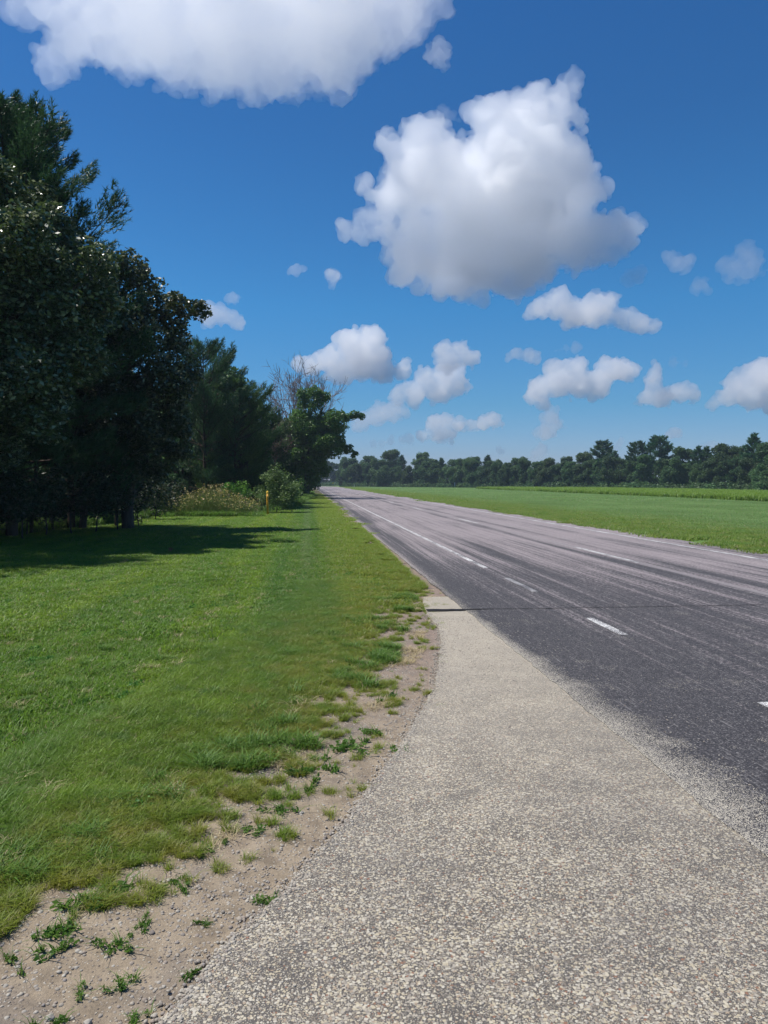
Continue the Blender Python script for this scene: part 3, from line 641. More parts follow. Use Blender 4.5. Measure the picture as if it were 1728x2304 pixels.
pine('pine_tree', (-4.6, 48, 0), 8.0, 3.0, R_(7), 'broad young pine with light green lower boughs behind the tall weeds', dens=2.4, prof=.8, peak=.5, nn=14, z0=.05, ns=.16, nw=.024, mat=mat_leaf('young_pine_needle', (.05, .13, .034), (.12, .22, .05), None, .3, .5, .3))
pine('pine_tree', (-4.6, 51, 0), 7.8, 2.4, R_(8), 'narrow pine in the gap left of the bare dead tree', dens=2.0, prof=.8, peak=.5, nn=14, z0=.05, ns=.17, nw=.028)
pine('pine_tree', (-3.1, 56, 0), 7.0, 2.2, R_(9), 'low pine at the foot of the bare dead tree', dens=2.0, prof=.8, peak=.5, nn=14, z0=.05, ns=.17, nw=.028)
oakH = [(700, 900, 1.2), (725, 895, .7), (665, 960, 1.5), (705, 960, 2.0), (745, 955, 1.3), (772, 938, .6), (795, 930, .5), (812, 938, .35), (690, 1015, 1.9), (735, 1000, 1.4), (765, 1000, .8), (783, 1010, .45), (797, 1022, .35), (655, 1040, 1.3), (715, 1050, 1.2), (640, 1000, .9), (752, 975, .8), (690, 1070, 1.1)]
broadleaf('oak_tree', (-.9, 74, 0), [(x, y, z, r*1.22) for x, y, z, r in px_clumps(oakH, 73, 1.0, 3)], ML_OAK2, MB, R_(10), 190, .24, 9, .26, 'broad green oak reaching a crooked limb out over the far road', shell=.5)
# trees lining the road further on and the deep wood behind
lin = [(-1.9, 92, 9, 3.2), (-1.6, 112, 11, 3.4), (-2.6, 135, 10, 3.6), (-2.0, 160, 12, 4), (-2.5, 190, 11, 4), (-3, 222, 12, 4.2)]
FO = [broadleaf('oak_tree', (0, 0, 0), blob_tree(100+i, 10, [4.2, 3.4, 4.8, 3.8, 3.0][i], .10), ML_FAR, MB, R_(110+i), 85, .36, 10, .2) for i in range(5)]
FP = [pine('pine_tree', (0, 0, 0), 12, [3.6, 3.2, 2.6][i], R_(120+i), dens=[.95, .85, 1.1][i], prof=[.45, .5, .8][i], peak=[.3, .35, .6][i], z0=[.35, .3, .1][i], ns=.42, nw=.13, nn=7, spacing=[.85, .8, .55][i], lift=[.02, .04, .3][i], up=[.10, .12, .35][i], nbr=[7, 7, 5][i]) for i in range(3)]
used = set()
def place(protoL, k, x, y, h, h0, label, group, wide=1.0):
    p = protoL[k]; key = id(p)
    o = p if key not in used else copy_tree(p); used.add(key)
    o.location = (x, y, -.02); s = h/h0; o.scale = (s*wide, s*wide, s); o.rotation_euler.z = (x*7.3+y*3.1) % 6.28
    tag(o, label, 'tree', group); return o
for i, (x, y, h, r) in enumerate(lin):
    place(FO, i % 5, x, y, h, 10, 'dark oak lining the left side of the far road, %s past the overhanging oak' % NUM[i], 'oaks lining the far road')
# deep wood rows, left of the road
rb = R_(77); deep = []
for y in np.arange(26, 120, 6.2):
    for j in range(2 if y < 60 else 2):
        x = wood_edge(y+2)-3.6-j*5.2-rb.uniform(0, 1.6)-(1.2 if y < 45 else 0)-(3. if 38 < y < 72 else 0); yy = y+rb.uniform(-1.5, 1.5)
        if x < .103*yy-.62*yy-3: continue
        if 32 < yy < 42.5 and x > -12: continue
        hh = rb.uniform(6.2, 8.2) if yy < 60 else rb.uniform(7, 9); deep.append((x, yy, hh))
deep.sort(key=lambda q: q[1])
for i, (x, y, h) in enumerate(deep):
    if i % 3 == 1: place(FP, 2, x, y, h, 12, 'dark pine deep in the left woods, %s from the front' % ordn(i), 'trees deep in the left woods', 1.25)
    else: place(FO, (i*2+1) % 5, x, y, h, 10, 'dark oak deep in the left woods, %s from the front' % ordn(i), 'trees deep in the left woods', 1.1)
for i, (x, y, h) in enumerate([(-16, 27, 10), (-14.2, 31, 10), (-19, 34, 10), (-12.8, 38, 9), (-17, 43, 10)]):
    place(FO, i, x, y, h, 10, 'tall shaded oak behind the tallest pine, %s from the front' % NUM[i], 'trees behind the tallest pine', 1.2)
for i, (u, v, Y) in enumerate([(430, 800, 58), (485, 850, 62), (525, 885, 66), (570, 930, 70), (612, 960, 72)]):
    p = P(u, v, Y); place(FO, (i+2) % 5, p[0], Y, p[2]*.87, 10, 'dark tree filling the skyline between the near oaks and the dead tree, %s of five' % NUM[i], 'trees stepping down to the dead tree', 1.1)
# bare trunks in the shade at the wood's edge
for i, (u, v, r_, lean) in enumerate([(25, 1212, .17, .1), (185, 1196, .13, -.1), (118, 1200, .05, .3), (262, 1190, .07, .2), (300, 1180, .05, -.3), (70, 1206, .06, .2)]):
    x, y = G(u, v-6); T = Tubes(); q = R_(200+i); T.add(bow((0, 0, -.03), (lean, q.uniform(-.4, .4), 5.2+i*.3), q, 0, 7, .02), np.linspace(r_, r_*.55, 7), 9)
    for k in range(16):
        z = q.uniform(.7, 4.6); a = q.uniform(0, 6.28); L = q.uniform(.4, 1.3); T.add(bow((lean*z/5.3, 0, z), (lean*z/5.3+L*math.cos(a), L*math.sin(a), z+L*q.uniform(-.35, .3)), q, .03, 5, .05), np.linspace(r_*.12+.006, .004, 5), 4)
    o = T.build('bare_trunk', MB, None); o.location = (x, y-.0, 0)
    tag(o, 'bare trunk with dead twigs in the shade of the near woods, %s from the left' % NUM[[0, 3, 2, 4, 5, 1][i]], 'tree trunk', 'bare trunks at the wood edge')
# understory shrubs at the wood's edge
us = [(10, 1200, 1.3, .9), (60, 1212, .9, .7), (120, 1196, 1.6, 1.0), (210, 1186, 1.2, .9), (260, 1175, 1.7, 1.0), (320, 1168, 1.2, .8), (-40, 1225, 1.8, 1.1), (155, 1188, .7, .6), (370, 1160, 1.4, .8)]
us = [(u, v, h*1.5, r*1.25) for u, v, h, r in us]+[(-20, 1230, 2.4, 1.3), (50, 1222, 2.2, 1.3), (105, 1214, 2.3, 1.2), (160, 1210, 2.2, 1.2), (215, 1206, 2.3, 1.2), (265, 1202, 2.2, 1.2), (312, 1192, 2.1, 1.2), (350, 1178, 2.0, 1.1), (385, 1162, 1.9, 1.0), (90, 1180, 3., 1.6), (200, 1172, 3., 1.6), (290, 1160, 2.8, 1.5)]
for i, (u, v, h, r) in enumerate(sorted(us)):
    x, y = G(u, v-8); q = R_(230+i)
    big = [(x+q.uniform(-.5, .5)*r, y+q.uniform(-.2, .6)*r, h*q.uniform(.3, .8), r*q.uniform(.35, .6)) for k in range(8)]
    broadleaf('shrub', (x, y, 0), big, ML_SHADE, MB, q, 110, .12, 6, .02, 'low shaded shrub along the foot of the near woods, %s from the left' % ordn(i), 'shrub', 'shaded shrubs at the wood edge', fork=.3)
# sunlit bushes
def bush(u, v, Y, wpx, hpx, mat, seed, label, n=9, size=.075, per=170):
    c = P(u, v, Y); c[2] = 0; k = Y/F; q = R_(seed); W_ = wpx*k/2; Hh = hpx*k; big = []
    for i in range(n):
        a = q.uniform(-1, 1); zz = q.uniform(.18, .82)*(1-.35*abs(a)); big.append((c[0]+a*W_*.75, c[1]+q.uniform(-.5, .5)*W_, Hh*zz, min(W_, Hh)*q.uniform(.36, .56)))
    big.append((c[0], c[1], Hh*.78, Hh*.2)); broadleaf('bush', tuple(c), big, mat, MB, q, per, size, 8, .02, label, 'bush', None, fork=.25, shell=.4)
bush(622, 1100, 39.6, 104, 118, ML_BUSH, 301, 'large sunlit willow-like bush beside the yellow post', 18, .10, 190)
bush(520, 1090, 43, 90, 72, mat_leaf('bramble_leaf', (.11, .24, .03), (.21, .35, .045), None, .35, .5, .3), 302, 'yellow green bush rising behind the tall flowering weeds', 9, .11, 120)
bush(590, 1130, 38.5, 45, 50, ML_BUSH, 303, 'low leafy bush at the right end of the weeds, in front of the yellow post', 6, .08, 150)
bush(655, 1100, 50, 40, 80, ML_OAK2, 304, 'dark bush right of the large sunlit bush', 8, .12, 110)
bush(678, 1095, 60, 34, 60, ML_OAK2, 305, 'dark bush under the overhanging oak, nearest the road', 8, .14, 90)
bush(692, 1092, 82, 22, 40, ML_OAK2, 306, 'small dark bush at the road edge beyond the overhanging oak', 7, .16, 80)
bush(640, 1080, 62, 60, 70, ML_OAK2, 307, 'dark brushy thicket at the foot of the bare dead tree', 8, .14, 90)
bush(585, 1060, 52, 60, 75, ML_OAK2, 308, 'dark bush between the low pine and the large sunlit bush', 8, .12, 90)
bush(430, 1085, 44, 80, 55, ML_SHADE, 309, 'shaded bush behind the left end of the tall weeds', 8, .1, 100)
# flowering weeds in front of them
MWT = mat_leaf('tall_weed_leaf', (.12, .21, .045), (.22, .28, .075), None, .35, .55, .2, 1.6)
t = NT('weed_flower_head'); g = t.n('ShaderNodeNewGeometry').outputs['Random Per Island']; t.fin(t.ramp(g, [(0, (.22, .24, .09)), (.4, (.38, .31, .15)), (.7, (.46, .38, .07)), (1, (.40, .28, .22))]), .8, .2); MFL = t.m
q = R_(400); n = 5200; xs = q.uniform(-8.6, -2.5, n); ys_ = 35.9+q.uniform(0, 1, n)**1.3*4.4
hh = (1.0+.25*np.sin(xs*2.3)+.2*q.normal(size=n))*np.interp(xs, [-8.6, -7.4, -6, -3.2, -2.5], [.55, .7, 1, .85, .45]); hh = np.clip(hh, .2, 1.6)*np.interp(ys_, [35.8, 36.8], [.6, 1])
th = q.uniform(0, 6.28, n); V = []; wv = .022
d = np.stack([np.cos(th), np.sin(th), np.zeros(n)], 1); s = np.stack([-np.sin(th), np.cos(th), np.zeros(n)], 1); b0 = np.stack([xs, ys_, np.full(n, -.03)], 1); tipv = b0+d*(hh*.22)[:, None]; tipv[:, 2] = hh
Vst = np.stack([b0-s*wv/2, b0+s*wv/2, tipv], 1).reshape(-1, 3); Fst = np.arange(3*n).reshape(n, 3)
k = 7; tt = q.uniform(.12, .95, (n, k, 1)); c_ = b0[:, None]+(tipv-b0)[:, None]*tt+q.normal(0, .06, (n, k, 3)); a_ = q.normal(size=(n, k, 3)); a_ /= np.linalg.norm(a_, axis=2)[..., None]; b_ = np.cross(a_, q.normal(size=(n, k, 3))); b_ /= np.linalg.norm(b_, axis=2)[..., None]
Vl = np.stack([c_-a_*.055, c_+b_*.018, c_+a_*.055], 2).reshape(-1, 3); Fl = np.arange(len(Vl)).reshape(-1, 3)
Vw = np.concatenate([Vst, Vl]); Fw = np.concatenate([Fst, Fl+len(Vst)])
wp = mesh('tall_weeds', Vw, Fw, MWT); tag(wp, 'patch of tall flowering weeds and long grass at the wood edge', 'weeds', kind='stuff')
sel = (xs > -7.6) & (q.uniform(size=n) < .22); m = int(sel.sum()); k = 6; c_ = tipv[sel][:, None]+q.normal(0, .045, (m, k, 3)); a_ = q.normal(size=(m, k, 3))*.018; b_ = q.normal(size=(m, k, 3))*.018
Vf = np.stack([c_-a_, c_+b_, c_+a_, c_-b_], 2).reshape(-1, 3); o = mesh('flower_heads', Vf, np.arange(len(Vf)).reshape(-1, 4), MFL, wp)
# long grass left of the weeds and along the foot of the woods
lp = [proto('long_grass', *blades(170, .34, .16, .48, .020, R_(410+i), bend=.9, lean=.6), M_WEED) for i in range(3)]
pts = []
for kk in range(260):
    y = q.uniform(17.5, 36.3); x = wood_edge(y)-q.uniform(.6, 2.0); pts.append((x, y, -.03))
for kk in range(170):
    x = q.uniform(-8.6, -2.4); pts.append((x, 36.2+q.uniform(-.7, 1.2)+.4*n1(x, 1.1), -.12))
for kk in range(260):
    y = q.uniform(40, 110); pts.append((wood_edge(y)-q.uniform(-.25, 1.2), y, -.03))
tag(scatter('long_grass', pts, q.uniform(0, 6.28, len(pts)), q.uniform(.5, 1.15, len(pts)), q.integers(0, 3, len(pts)), lp), 'unmown long grass fringe along the foot of the woods', 'grass', kind='stuff')
# dead tree
def dead(name, base, tips, Y, trunk_top, label, seed, r0, depth=4, mat=MBD, tw=1.0):
    q = R_(seed); T = Tubes(); base = np.array(base, float); tt = P(*trunk_top, Y)-base
    tp = bow((0, 0, -.05), tt, q, 0, 7, .015); T.add(tp, np.linspace(r0, r0*.6, 7), 8)
    def grow(a, d, L, r, k):
        n = 5; p = [a]; dd = d.copy()
        for i in range(n-1):
            dd = dd+q.normal(0, .13, 3)+np.array((0, 0, .04)); dd /= np.linalg.norm(dd); p.append(p[-1]+dd*L/(n-1))
        p = np.array(p); T.add(p, np.linspace(r, r*.45, n), 5 if k > 1 else 3)
        if k <= 0: return
        for j in range(5 if k > 1 else 4):
            i = q.integers(1, n); e_ = dd+q.normal(0, .55, 3); e_[2] += .12; e_ /= np.linalg.norm(e_); grow(p[i], e_, L*q.uniform(.42, .68), max(r*.5, .009*tw), k-1)
    for (u, v) in tips:
        e_ = P(u, v, Y+q.uniform(-2, 2))-base; s = tp[int(q.integers(3, 7))]; L = np.linalg.norm(e_-s); d = (e_-s)/L; m_ = bow(s, s+(e_-s)*.72, q, -.06, 6, .04); T.add(m_, np.linspace(r0*.38, r0*.15, 6), 6)
        for j in range(5):
            a = m_[2+min(j, 3)]; e2 = d+q.normal(0, .35, 3)*(j < 4); e2 /= np.linalg.norm(e2); grow(a, e2, L*q.uniform(.25, .42), r0*.14, depth-2)
    root = empty(name, tuple(base)); tag(root, label, 'tree'); T.build('trunk', mat, root); return root
dead('dead_tree', (-2.2, 80, 0), [(592, 882), (604, 910), (622, 903), (643, 862), (658, 856), (678, 860), (700, 866), (722, 862), (742, 884), (756, 900), (690, 870), (668, 860), (630, 868), (615, 935)], 80, (672, 960), 'bare dead tree fanning grey branches above the green oak', 501, .24, 4, tw=2.6)
dead('dead_tree', (-2.9, 60, 0), [(590, 955), (602, 935), (618, 930), (632, 940), (645, 955), (612, 980), (640, 985), (590, 990)], 60, (616, 1030), 'brown leafless small tree in front of the low pine', 502, .10, 4, mat=mat_bark('reddish_twigs', (.10, .07, .06), (.19, .13, .11)), tw=1.6)
# ------------------------------------------------------------------ far treeline
tops = [(709, 1050, 330, 'o'), (724, 1046, 335, 'o'), (738, 1042, 325, 'p'), (752, 1047, 330, 'o'), (770, 1042, 0, 'o'), (795, 1036, 0, 'o'), (834, 1031, 0, 'o'), (875, 1022, 0, 'o'), (904, 1030, 0, 'p'), (945, 1024, 0, 'o'), (974, 1034, 0, 'o'), (993, 1036, 0, 'p'), (1034, 1045, 0, 'o'), (1063, 1033, 0, 'o'), (1098, 1030, 0, 'p'), (1123, 1042, 0, 'o'), (1158, 1036, 0, 'o'), (1187, 1045, 0, 'o'), (1219, 1039, 0, 'o'), (1270, 1033, 0, 'o'), (1305, 1026, 0, 'o'), (1356, 1002, 0, 'P'), (1384, 1022, 0, 'p'), (1435, 1002, 0, 'P'), (1483, 992, 0, 'P'), (1412, 1036, 0, 'o'), (1537, 1018, 0, 'o'), (1572, 1012, 0, 'p'), (1590, 1013, 0, 'p'), (1630, 1006, 0, 'o'), (1665, 1014, 0, 'o'), (1697, 986, 0, 'p'), (1728, 996, 0, 'o'), (1760, 990, 0, 'p'), (1800, 1000, 0, 'o')]
rf = R_(600); trees = []
def tl(u): return float(np.interp(u, [690, 780, 1000, 1200, 1450, 1728, 1850], [300, 240, 205, 172, 142, 110, 100]))
for (u, v, Y, ty) in tops: trees.append((u, v, Y or tl(u)+rf.uniform(3, 9), ty))
u = 775.
while u < 1860:                                # lower front row and undergrowth
    Y = tl(u)+rf.uniform(-2, 1.5); trees.append((u, 1051-rf.uniform(-6, 12)-(u-780)*.012, Y, 'f')); u += rf.uniform(17, 27)*(170/Y)**.7
trees.sort(key=lambda q: q[0]); cnt = {'P': 0, 'p': 0, 'o': 0, 'f': 0}
for i, (u, v, Y, ty) in enumerate(trees):
    p = P(u, v, Y); h = (p[2]+.02)*1.07; lb = ordn(cnt[ty]); cnt[ty] += 1
    if ty == 'P': place(FP, 0 if u != 1435 else 1, p[0], Y, h, 12, {1356: 'flat topped pine standing above the far treeline, leftmost of three', 1435: 'flat topped pine standing above the far treeline, middle of three', 1483: 'tallest flat topped pine above the far treeline, rightmost of three'}[int(u)], 'pines standing above the far treeline')
    elif ty == 'p': place(FP, 2 if h < 10 else 1, p[0], Y, h, 12, 'dark pine within the treeline across the field, %s pine there from the left' % lb, 'trees across the field', 1.15)
    else: place(FO, i % 5, p[0], Y, h, 10, ('low oak fronting the treeline across the field, %s low one from the left' if ty == 'f' else 'taller round oak in the treeline across the field, %s tall one from the left') % lb, 'trees across the field', 1.15 if h > 7 else 1.0)
for p in FO+FP:
    if id(p) not in used: print('unused proto', p.name)
# brush fringe under the far treeline
fr = [proto('brush', *leaves([(q.uniform(-1.2, 1.2), q.uniform(-.5, .5), q.uniform(.1, .6), .45) for k in range(9)], 30, .26, R_(620+i)), ML_FAR) for i in range(3)]
pts = []; 
for u in np.arange(770, 1860, 5):
    Y = tl(u)-3+rf.uniform(-1, 2); p = P(u, 1084, Y); pts.append((p[0], Y, -.05))
for u in np.arange(696, 790, 3): p = P(u, 1084, 318); pts.append((p[0], 318+rf.uniform(-3, 3), 0))
tag(scatter('field_edge_brush', pts, rf.uniform(0, 6.28, len(pts)), rf.uniform(.6, 2.0, len(pts)), rf.integers(0, 3, len(pts)), fr), 'dark ragged brush at the foot of the far treeline', 'brush', kind='stuff')
# ------------------------------------------------------------------ posts and signs
def flatm(name, c, rough=.5): t = NT(name); return t.fin(t.mix(t.noise(8, 3), c, tuple(x*.8 for x in c)), rough, .4)
M_YEL = flatm('yellow_plastic', (.70, .36, .02)); M_SY = flatm('yellow_sign_sheet', (.80, .50, .03)); M_SO = flatm('orange_sign_sheet', (.75, .33, .02)); M_BLK = flatm('black_print', (.015, .015, .015)); M_WH = flatm('white_sheet', (.6, .6, .58)); M_ST = flatm('post_wood', (.22, .19, .15), .8)
def cyl(r, z0, z1, k=14, cap=True):
    th = np.arange(k)*2*np.pi/k; V = [(r*math.cos(a), r*math.sin(a), z) for z in (z0, z1) for a in th]; Fc = [(j, (j+1) % k, k+(j+1) % k, k+j) for j in range(k)]
    if cap: Fc += [tuple(range(k, 2*k)), tuple(range(k-1, -1, -1))]
    return V, Fc
def box(cx, cy, cz, sx_, sy_, sz_):
    V = [(cx+a*sx_/2, cy+b*sy_/2, cz+c*sz_/2) for a in (-1, 1) for b in (-1, 1) for c in (-1, 1)]
    return V, [(0, 1, 3, 2), (4, 6, 7, 5), (0, 4, 5, 1), (2, 3, 7, 6), (0, 2, 6, 4), (1, 5, 7, 3)]
p = P(602, 1106, 37.6); yp = empty('marker_post', (p[0], 37.6, 0)); tag(yp, 'yellow utility marker post standing in the weeds by the large bush', 'post')
V, Fc = cyl(.055, 0, p[2]-.06); mesh('post', V, Fc, M_YEL, yp, True)
V, Fc = cyl(.062, p[2]-.10, p[2]+.0); V += [(0, 0, p[2]+.04)]; k = 14; Fc = [f for f in Fc if len(f) == 4]+[(k+j, k+(j+1) % k, 2*k) for j in range(k)]; mesh('cap', V, Fc, M_SY, yp, True)
mesh('warning_label', *box(0, -.057, p[2]-.35, .07, .006, .22), M_SO, yp)
Y = 276; p = P(766, 1082.5, Y); sg = empty('warning_sign', (p[0], Y, 0)); tag(sg, 'yellow diamond curve warning sign with an orange plate below at the far bend', 'sign')
mesh('post', *box(0, .05, (p[2]+.3)/2, .10, .08, p[2]+.3), M_ST, sg)
s_ = .58; V = [(0, 0, p[2]+s_), (s_, 0, p[2]), (0, 0, p[2]-s_), (-s_, 0, p[2]), (0, .02, p[2]+s_), (s_, .02, p[2]), (0, .02, p[2]-s_), (-s_, .02, p[2])]
sb = mesh('sign_board', V, [(0, 3, 2, 1), (4, 5, 6, 7), (0, 1, 5, 4), (1, 2, 6, 5), (2, 3, 7, 6), (3, 0, 4, 7)], M_SY, sg)
ar = [(.10, -.30), (.10, .02), (-.10, .14), (-.10, .22), (-.22, .22), (-.04, .42), (.14, .22), (.03, .22), (.03, .18), (.22, .06), (.22, -.30)]
V = [(a, -.006, p[2]+b) for a, b in ar]; mesh('curve_arrow', V, [tuple(range(len(ar)))], M_BLK, sb)
mesh('speed_plate', *box(0, 0, p[2]-s_-.30, .52, .02, .52), M_SO, sg)
Y = 300; p = P(749, 1087, Y); s2 = empty('distant_sign', (p[0], Y, 0)); tag(s2, 'tiny pale sign on a thin post at the far bend, left of the diamond sign', 'sign')
mesh('post', *box(0, .04, p[2]/2, .09, .07, p[2]), M_ST, s2); mesh('sign_board', *box(0, 0, p[2], .62, .03, .5), M_SY, s2)
for (u, v, Y, lb) in [(797, 1091, 222, 'short white marker post on the grass beside the far bend'), (1023, 1087, 198, 'small pale grey post at the edge of the field below the treeline')]:
    p = P(u, v, Y); o = empty('marker_post', (p[0], Y, 0)); tag(o, lb, 'post'); V, Fc = cyl(.13 if u > 900 else .08, 0, p[2], 8); mesh('post', V, Fc, M_WH, o); V, Fc = cyl(.19 if u > 900 else .10, p[2]-.02, p[2]+.14, 8); mesh('cap', V, Fc, M_WH, o)
# small things on the lawn
t = NT('dry_leaf'); MDL = t.fin(t.mix(t.noise(30, 2), (.20, .10, .05), (.34, .22, .12)), .8, .2)
x, y = G(384, 1243); q = R_(700); V, Fc = leaves([(0, 0, .05, .06)], 2600, .07, q, .6, .2); o = mesh('leaf_clump', V, Fc, MDL); o.location = (x, y, .02); tag(o, 'small clump of brown dry leaves on the shaded lawn', 'dry leaves')
x, y = G(800, 1196); V = []; Fc = []
for i in range(9):
    a = i/8; V += [(a*.34-.17, .05*math.sin(a*3.1)-.035*math.sin(a*3.14), .05+.05*math.sin(a*3.1)), (a*.34-.17, .05*math.sin(a*3.1)+.05*math.sin(a*3.14)+.004, .07)]
    if i: Fc.append((2*i-2, 2*i-1, 2*i+1, 2*i))
t = NT('dry_bark'); o = mesh('bark_strip', V, Fc, t.fin((.42, .33, .22), .8, .2)); o.location = (x, y, .02); tag(o, 'curled tan strip of dry bark on the grass near the road', 'bark strip')
# ------------------------------------------------------------------ haze
V, Fc = box(60, 170, 12, 560, 560, 30); hz = mesh('haze', V, Fc)
mt = bpy.data.materials.new('haze_air'); mt.use_nodes = True; mt.node_tree.nodes.clear(); ou = mt.node_tree.nodes.new('ShaderNodeOutputMaterial'); vo = mt.node_tree.nodes.new('ShaderNodeVolumePrincipled')
vo.inputs['Color'].default_value = (.62, .78, 1, 1); vo.inputs['Density'].default_value = .00032; mt.node_tree.links.new(vo.outputs[0], ou.inputs['Volume']); hz.data.materials.append(mt); tag(hz, kind='stuff')
# ------------------------------------------------------------------ clouds: vapour volumes at their real distance
BASE = 1300
def cloud(label, blobs, dens=1.0, seed=0, det=1.0, amp=1., vox=3.4, flatb=None, sq=1.0):
    rnd = random.Random(seed); vb = max(b[1]+b[2] for b in blobs); ub = sum(b[0] for b in blobs)/len(blobs)
    d = ray(ub, min(vb, 1040)); D = min(BASE/max(d.z, .02), 15000); px = D/F
    dc = ray(ub, sum(b[1] for b in blobs)/len(blobs)); c0 = Vector((0, 0, H))+dc*D; sp = []
    for (u, v, r) in blobs:
        p = Vector((0, 0, H))+ray(u, v)*D+dc*rnd.uniform(-.5, .5)*r*px; sp.append((p, r*px*1.0))
        for k in range(int(22*det)):
            q = Vector((rnd.gauss(0, 1), rnd.gauss(0, 1), rnd.gauss(0, 1))).normalized()
            if q.z < -.3: q.z *= .4
            rr = r*px*rnd.uniform(.14, .36); sp.append((p+q*(r*px*.95-rr*.3), rr))
        for k in range(int(16*det*amp)):
            q = Vector((rnd.gauss(0, 1), rnd.gauss(0, 1), rnd.gauss(0, 1))).normalized(); rr = px*rnd.uniform(3, 8)*(r/40)**.3; sp.append((p+q*(r*px*rnd.uniform(1.0, 1.18)), rr))
    bm = bmesh.new(); bmesh.ops.create_icosphere(bm, subdivisions=2, radius=1)
    V = np.array([v.co[:] for v in bm.verts]); Fc = np.array([[v.index for v in f.verts] for f in bm.faces]); bm.free()
    o = mesh('t', np.concatenate([V*r+np.array(p-c0) for p, r in sp]), np.concatenate([Fc+i*len(V) for i in range(len(sp))]))
    m = o.modifiers.new('r', 'REMESH'); m.mode = 'VOXEL'; m.voxel_size = px*vox
    me = bpy.data.meshes.new_from_object(o.evaluated_get(bpy.context.evaluated_depsgraph_get())); bpy.data.objects.remove(o)
    n = len(me.vertices); co = np.empty(n*3); me.vertices.foreach_get('co', co); co = co.reshape(-1, 3); no = np.empty(n*3); me.vertices.foreach_get('normal', no); no = no.reshape(-1, 3)
    out = np.empty(n); off = Vector((seed*7.3, seed*3.1, 0)); bl = 46 if len(blobs) > 20 else 16; s1 = 1/(55*px); s2 = 1/(15*px)
    for i in range(n):
        c = Vector(co[i]); out[i] = 15*noise.fractal(c*s1+off, .8, 2.1, 4)+bl*(.22-abs(noise.noise(c*s1*1.15-off)))+14.0*(.3-abs(noise.noise(c*s2*.8+off)))+6*(.3-abs(noise.noise(c*s2*1.7+off)))+2.5*noise.noise(c*s2*2.7+off)
    co = co+no*(out*amp*px)[:, None]; me.vertices.foreach_set('co', co.ravel()); me.update()
    bm = bmesh.new(); bm.from_mesh(me); bm.verts.ensure_lookup_table(); seen = set(); kill = []      # drop closed bubbles inside the cloud
    for v in bm.verts:
        if v.index in seen: continue
        st = [v]; seen.add(v.index); isl = []
        while st:
            a = st.pop(); isl.append(a)
            for e_ in a.link_edges:
                b_ = e_.other_vert(a)
                if b_.index not in seen: seen.add(b_.index); st.append(b_)
        fs = {f for a in isl for f in a.link_faces}; vol = sum(f.calc_center_median().dot(f.normal)*f.calc_area() for f in fs)
        if vol < 0: kill += isl
    bmesh.ops.delete(bm, geom=kill, context='VERTS'); bm.to_mesh(me); bm.free()
    o = bpy.data.objects.new('t', me); COL.objects.link(o); m = o.modifiers.new('r', 'REMESH'); m.mode = 'VOXEL'; m.voxel_size = px*vox*.7
    me = bpy.data.meshes.new_from_object(o.evaluated_get(bpy.context.evaluated_depsgraph_get())); bpy.data.objects.remove(o)
    me.polygons.foreach_set('use_smooth', [True]*len(me.polygons))
    mt = bpy.data.materials.new('cloud_vapour'); mt.use_nodes = True; t_ = mt.node_tree; t_.nodes.clear(); ou = t_.nodes.new('ShaderNodeOutputMaterial'); vo = t_.nodes.new('ShaderNodeVolumePrincipled')
    vo.inputs['Color'].default_value = (1, 1, 1, 1); vo.inputs['Density'].default_value = dens*(.042 if len(blobs) > 20 else .04)/px; vo.inputs['Anisotropy'].default_value = .8 if len(blobs) > 20 else .6; t_.links.new(vo.outputs[0], ou.inputs['Volume'])
    me.materials.clear(); me.materials.append(mt); o = bpy.data.objects.new('cloud', me); o.location = c0; COL.objects.link(o); tag(o, label, 'cloud', 'white clouds in the blue sky'); return o
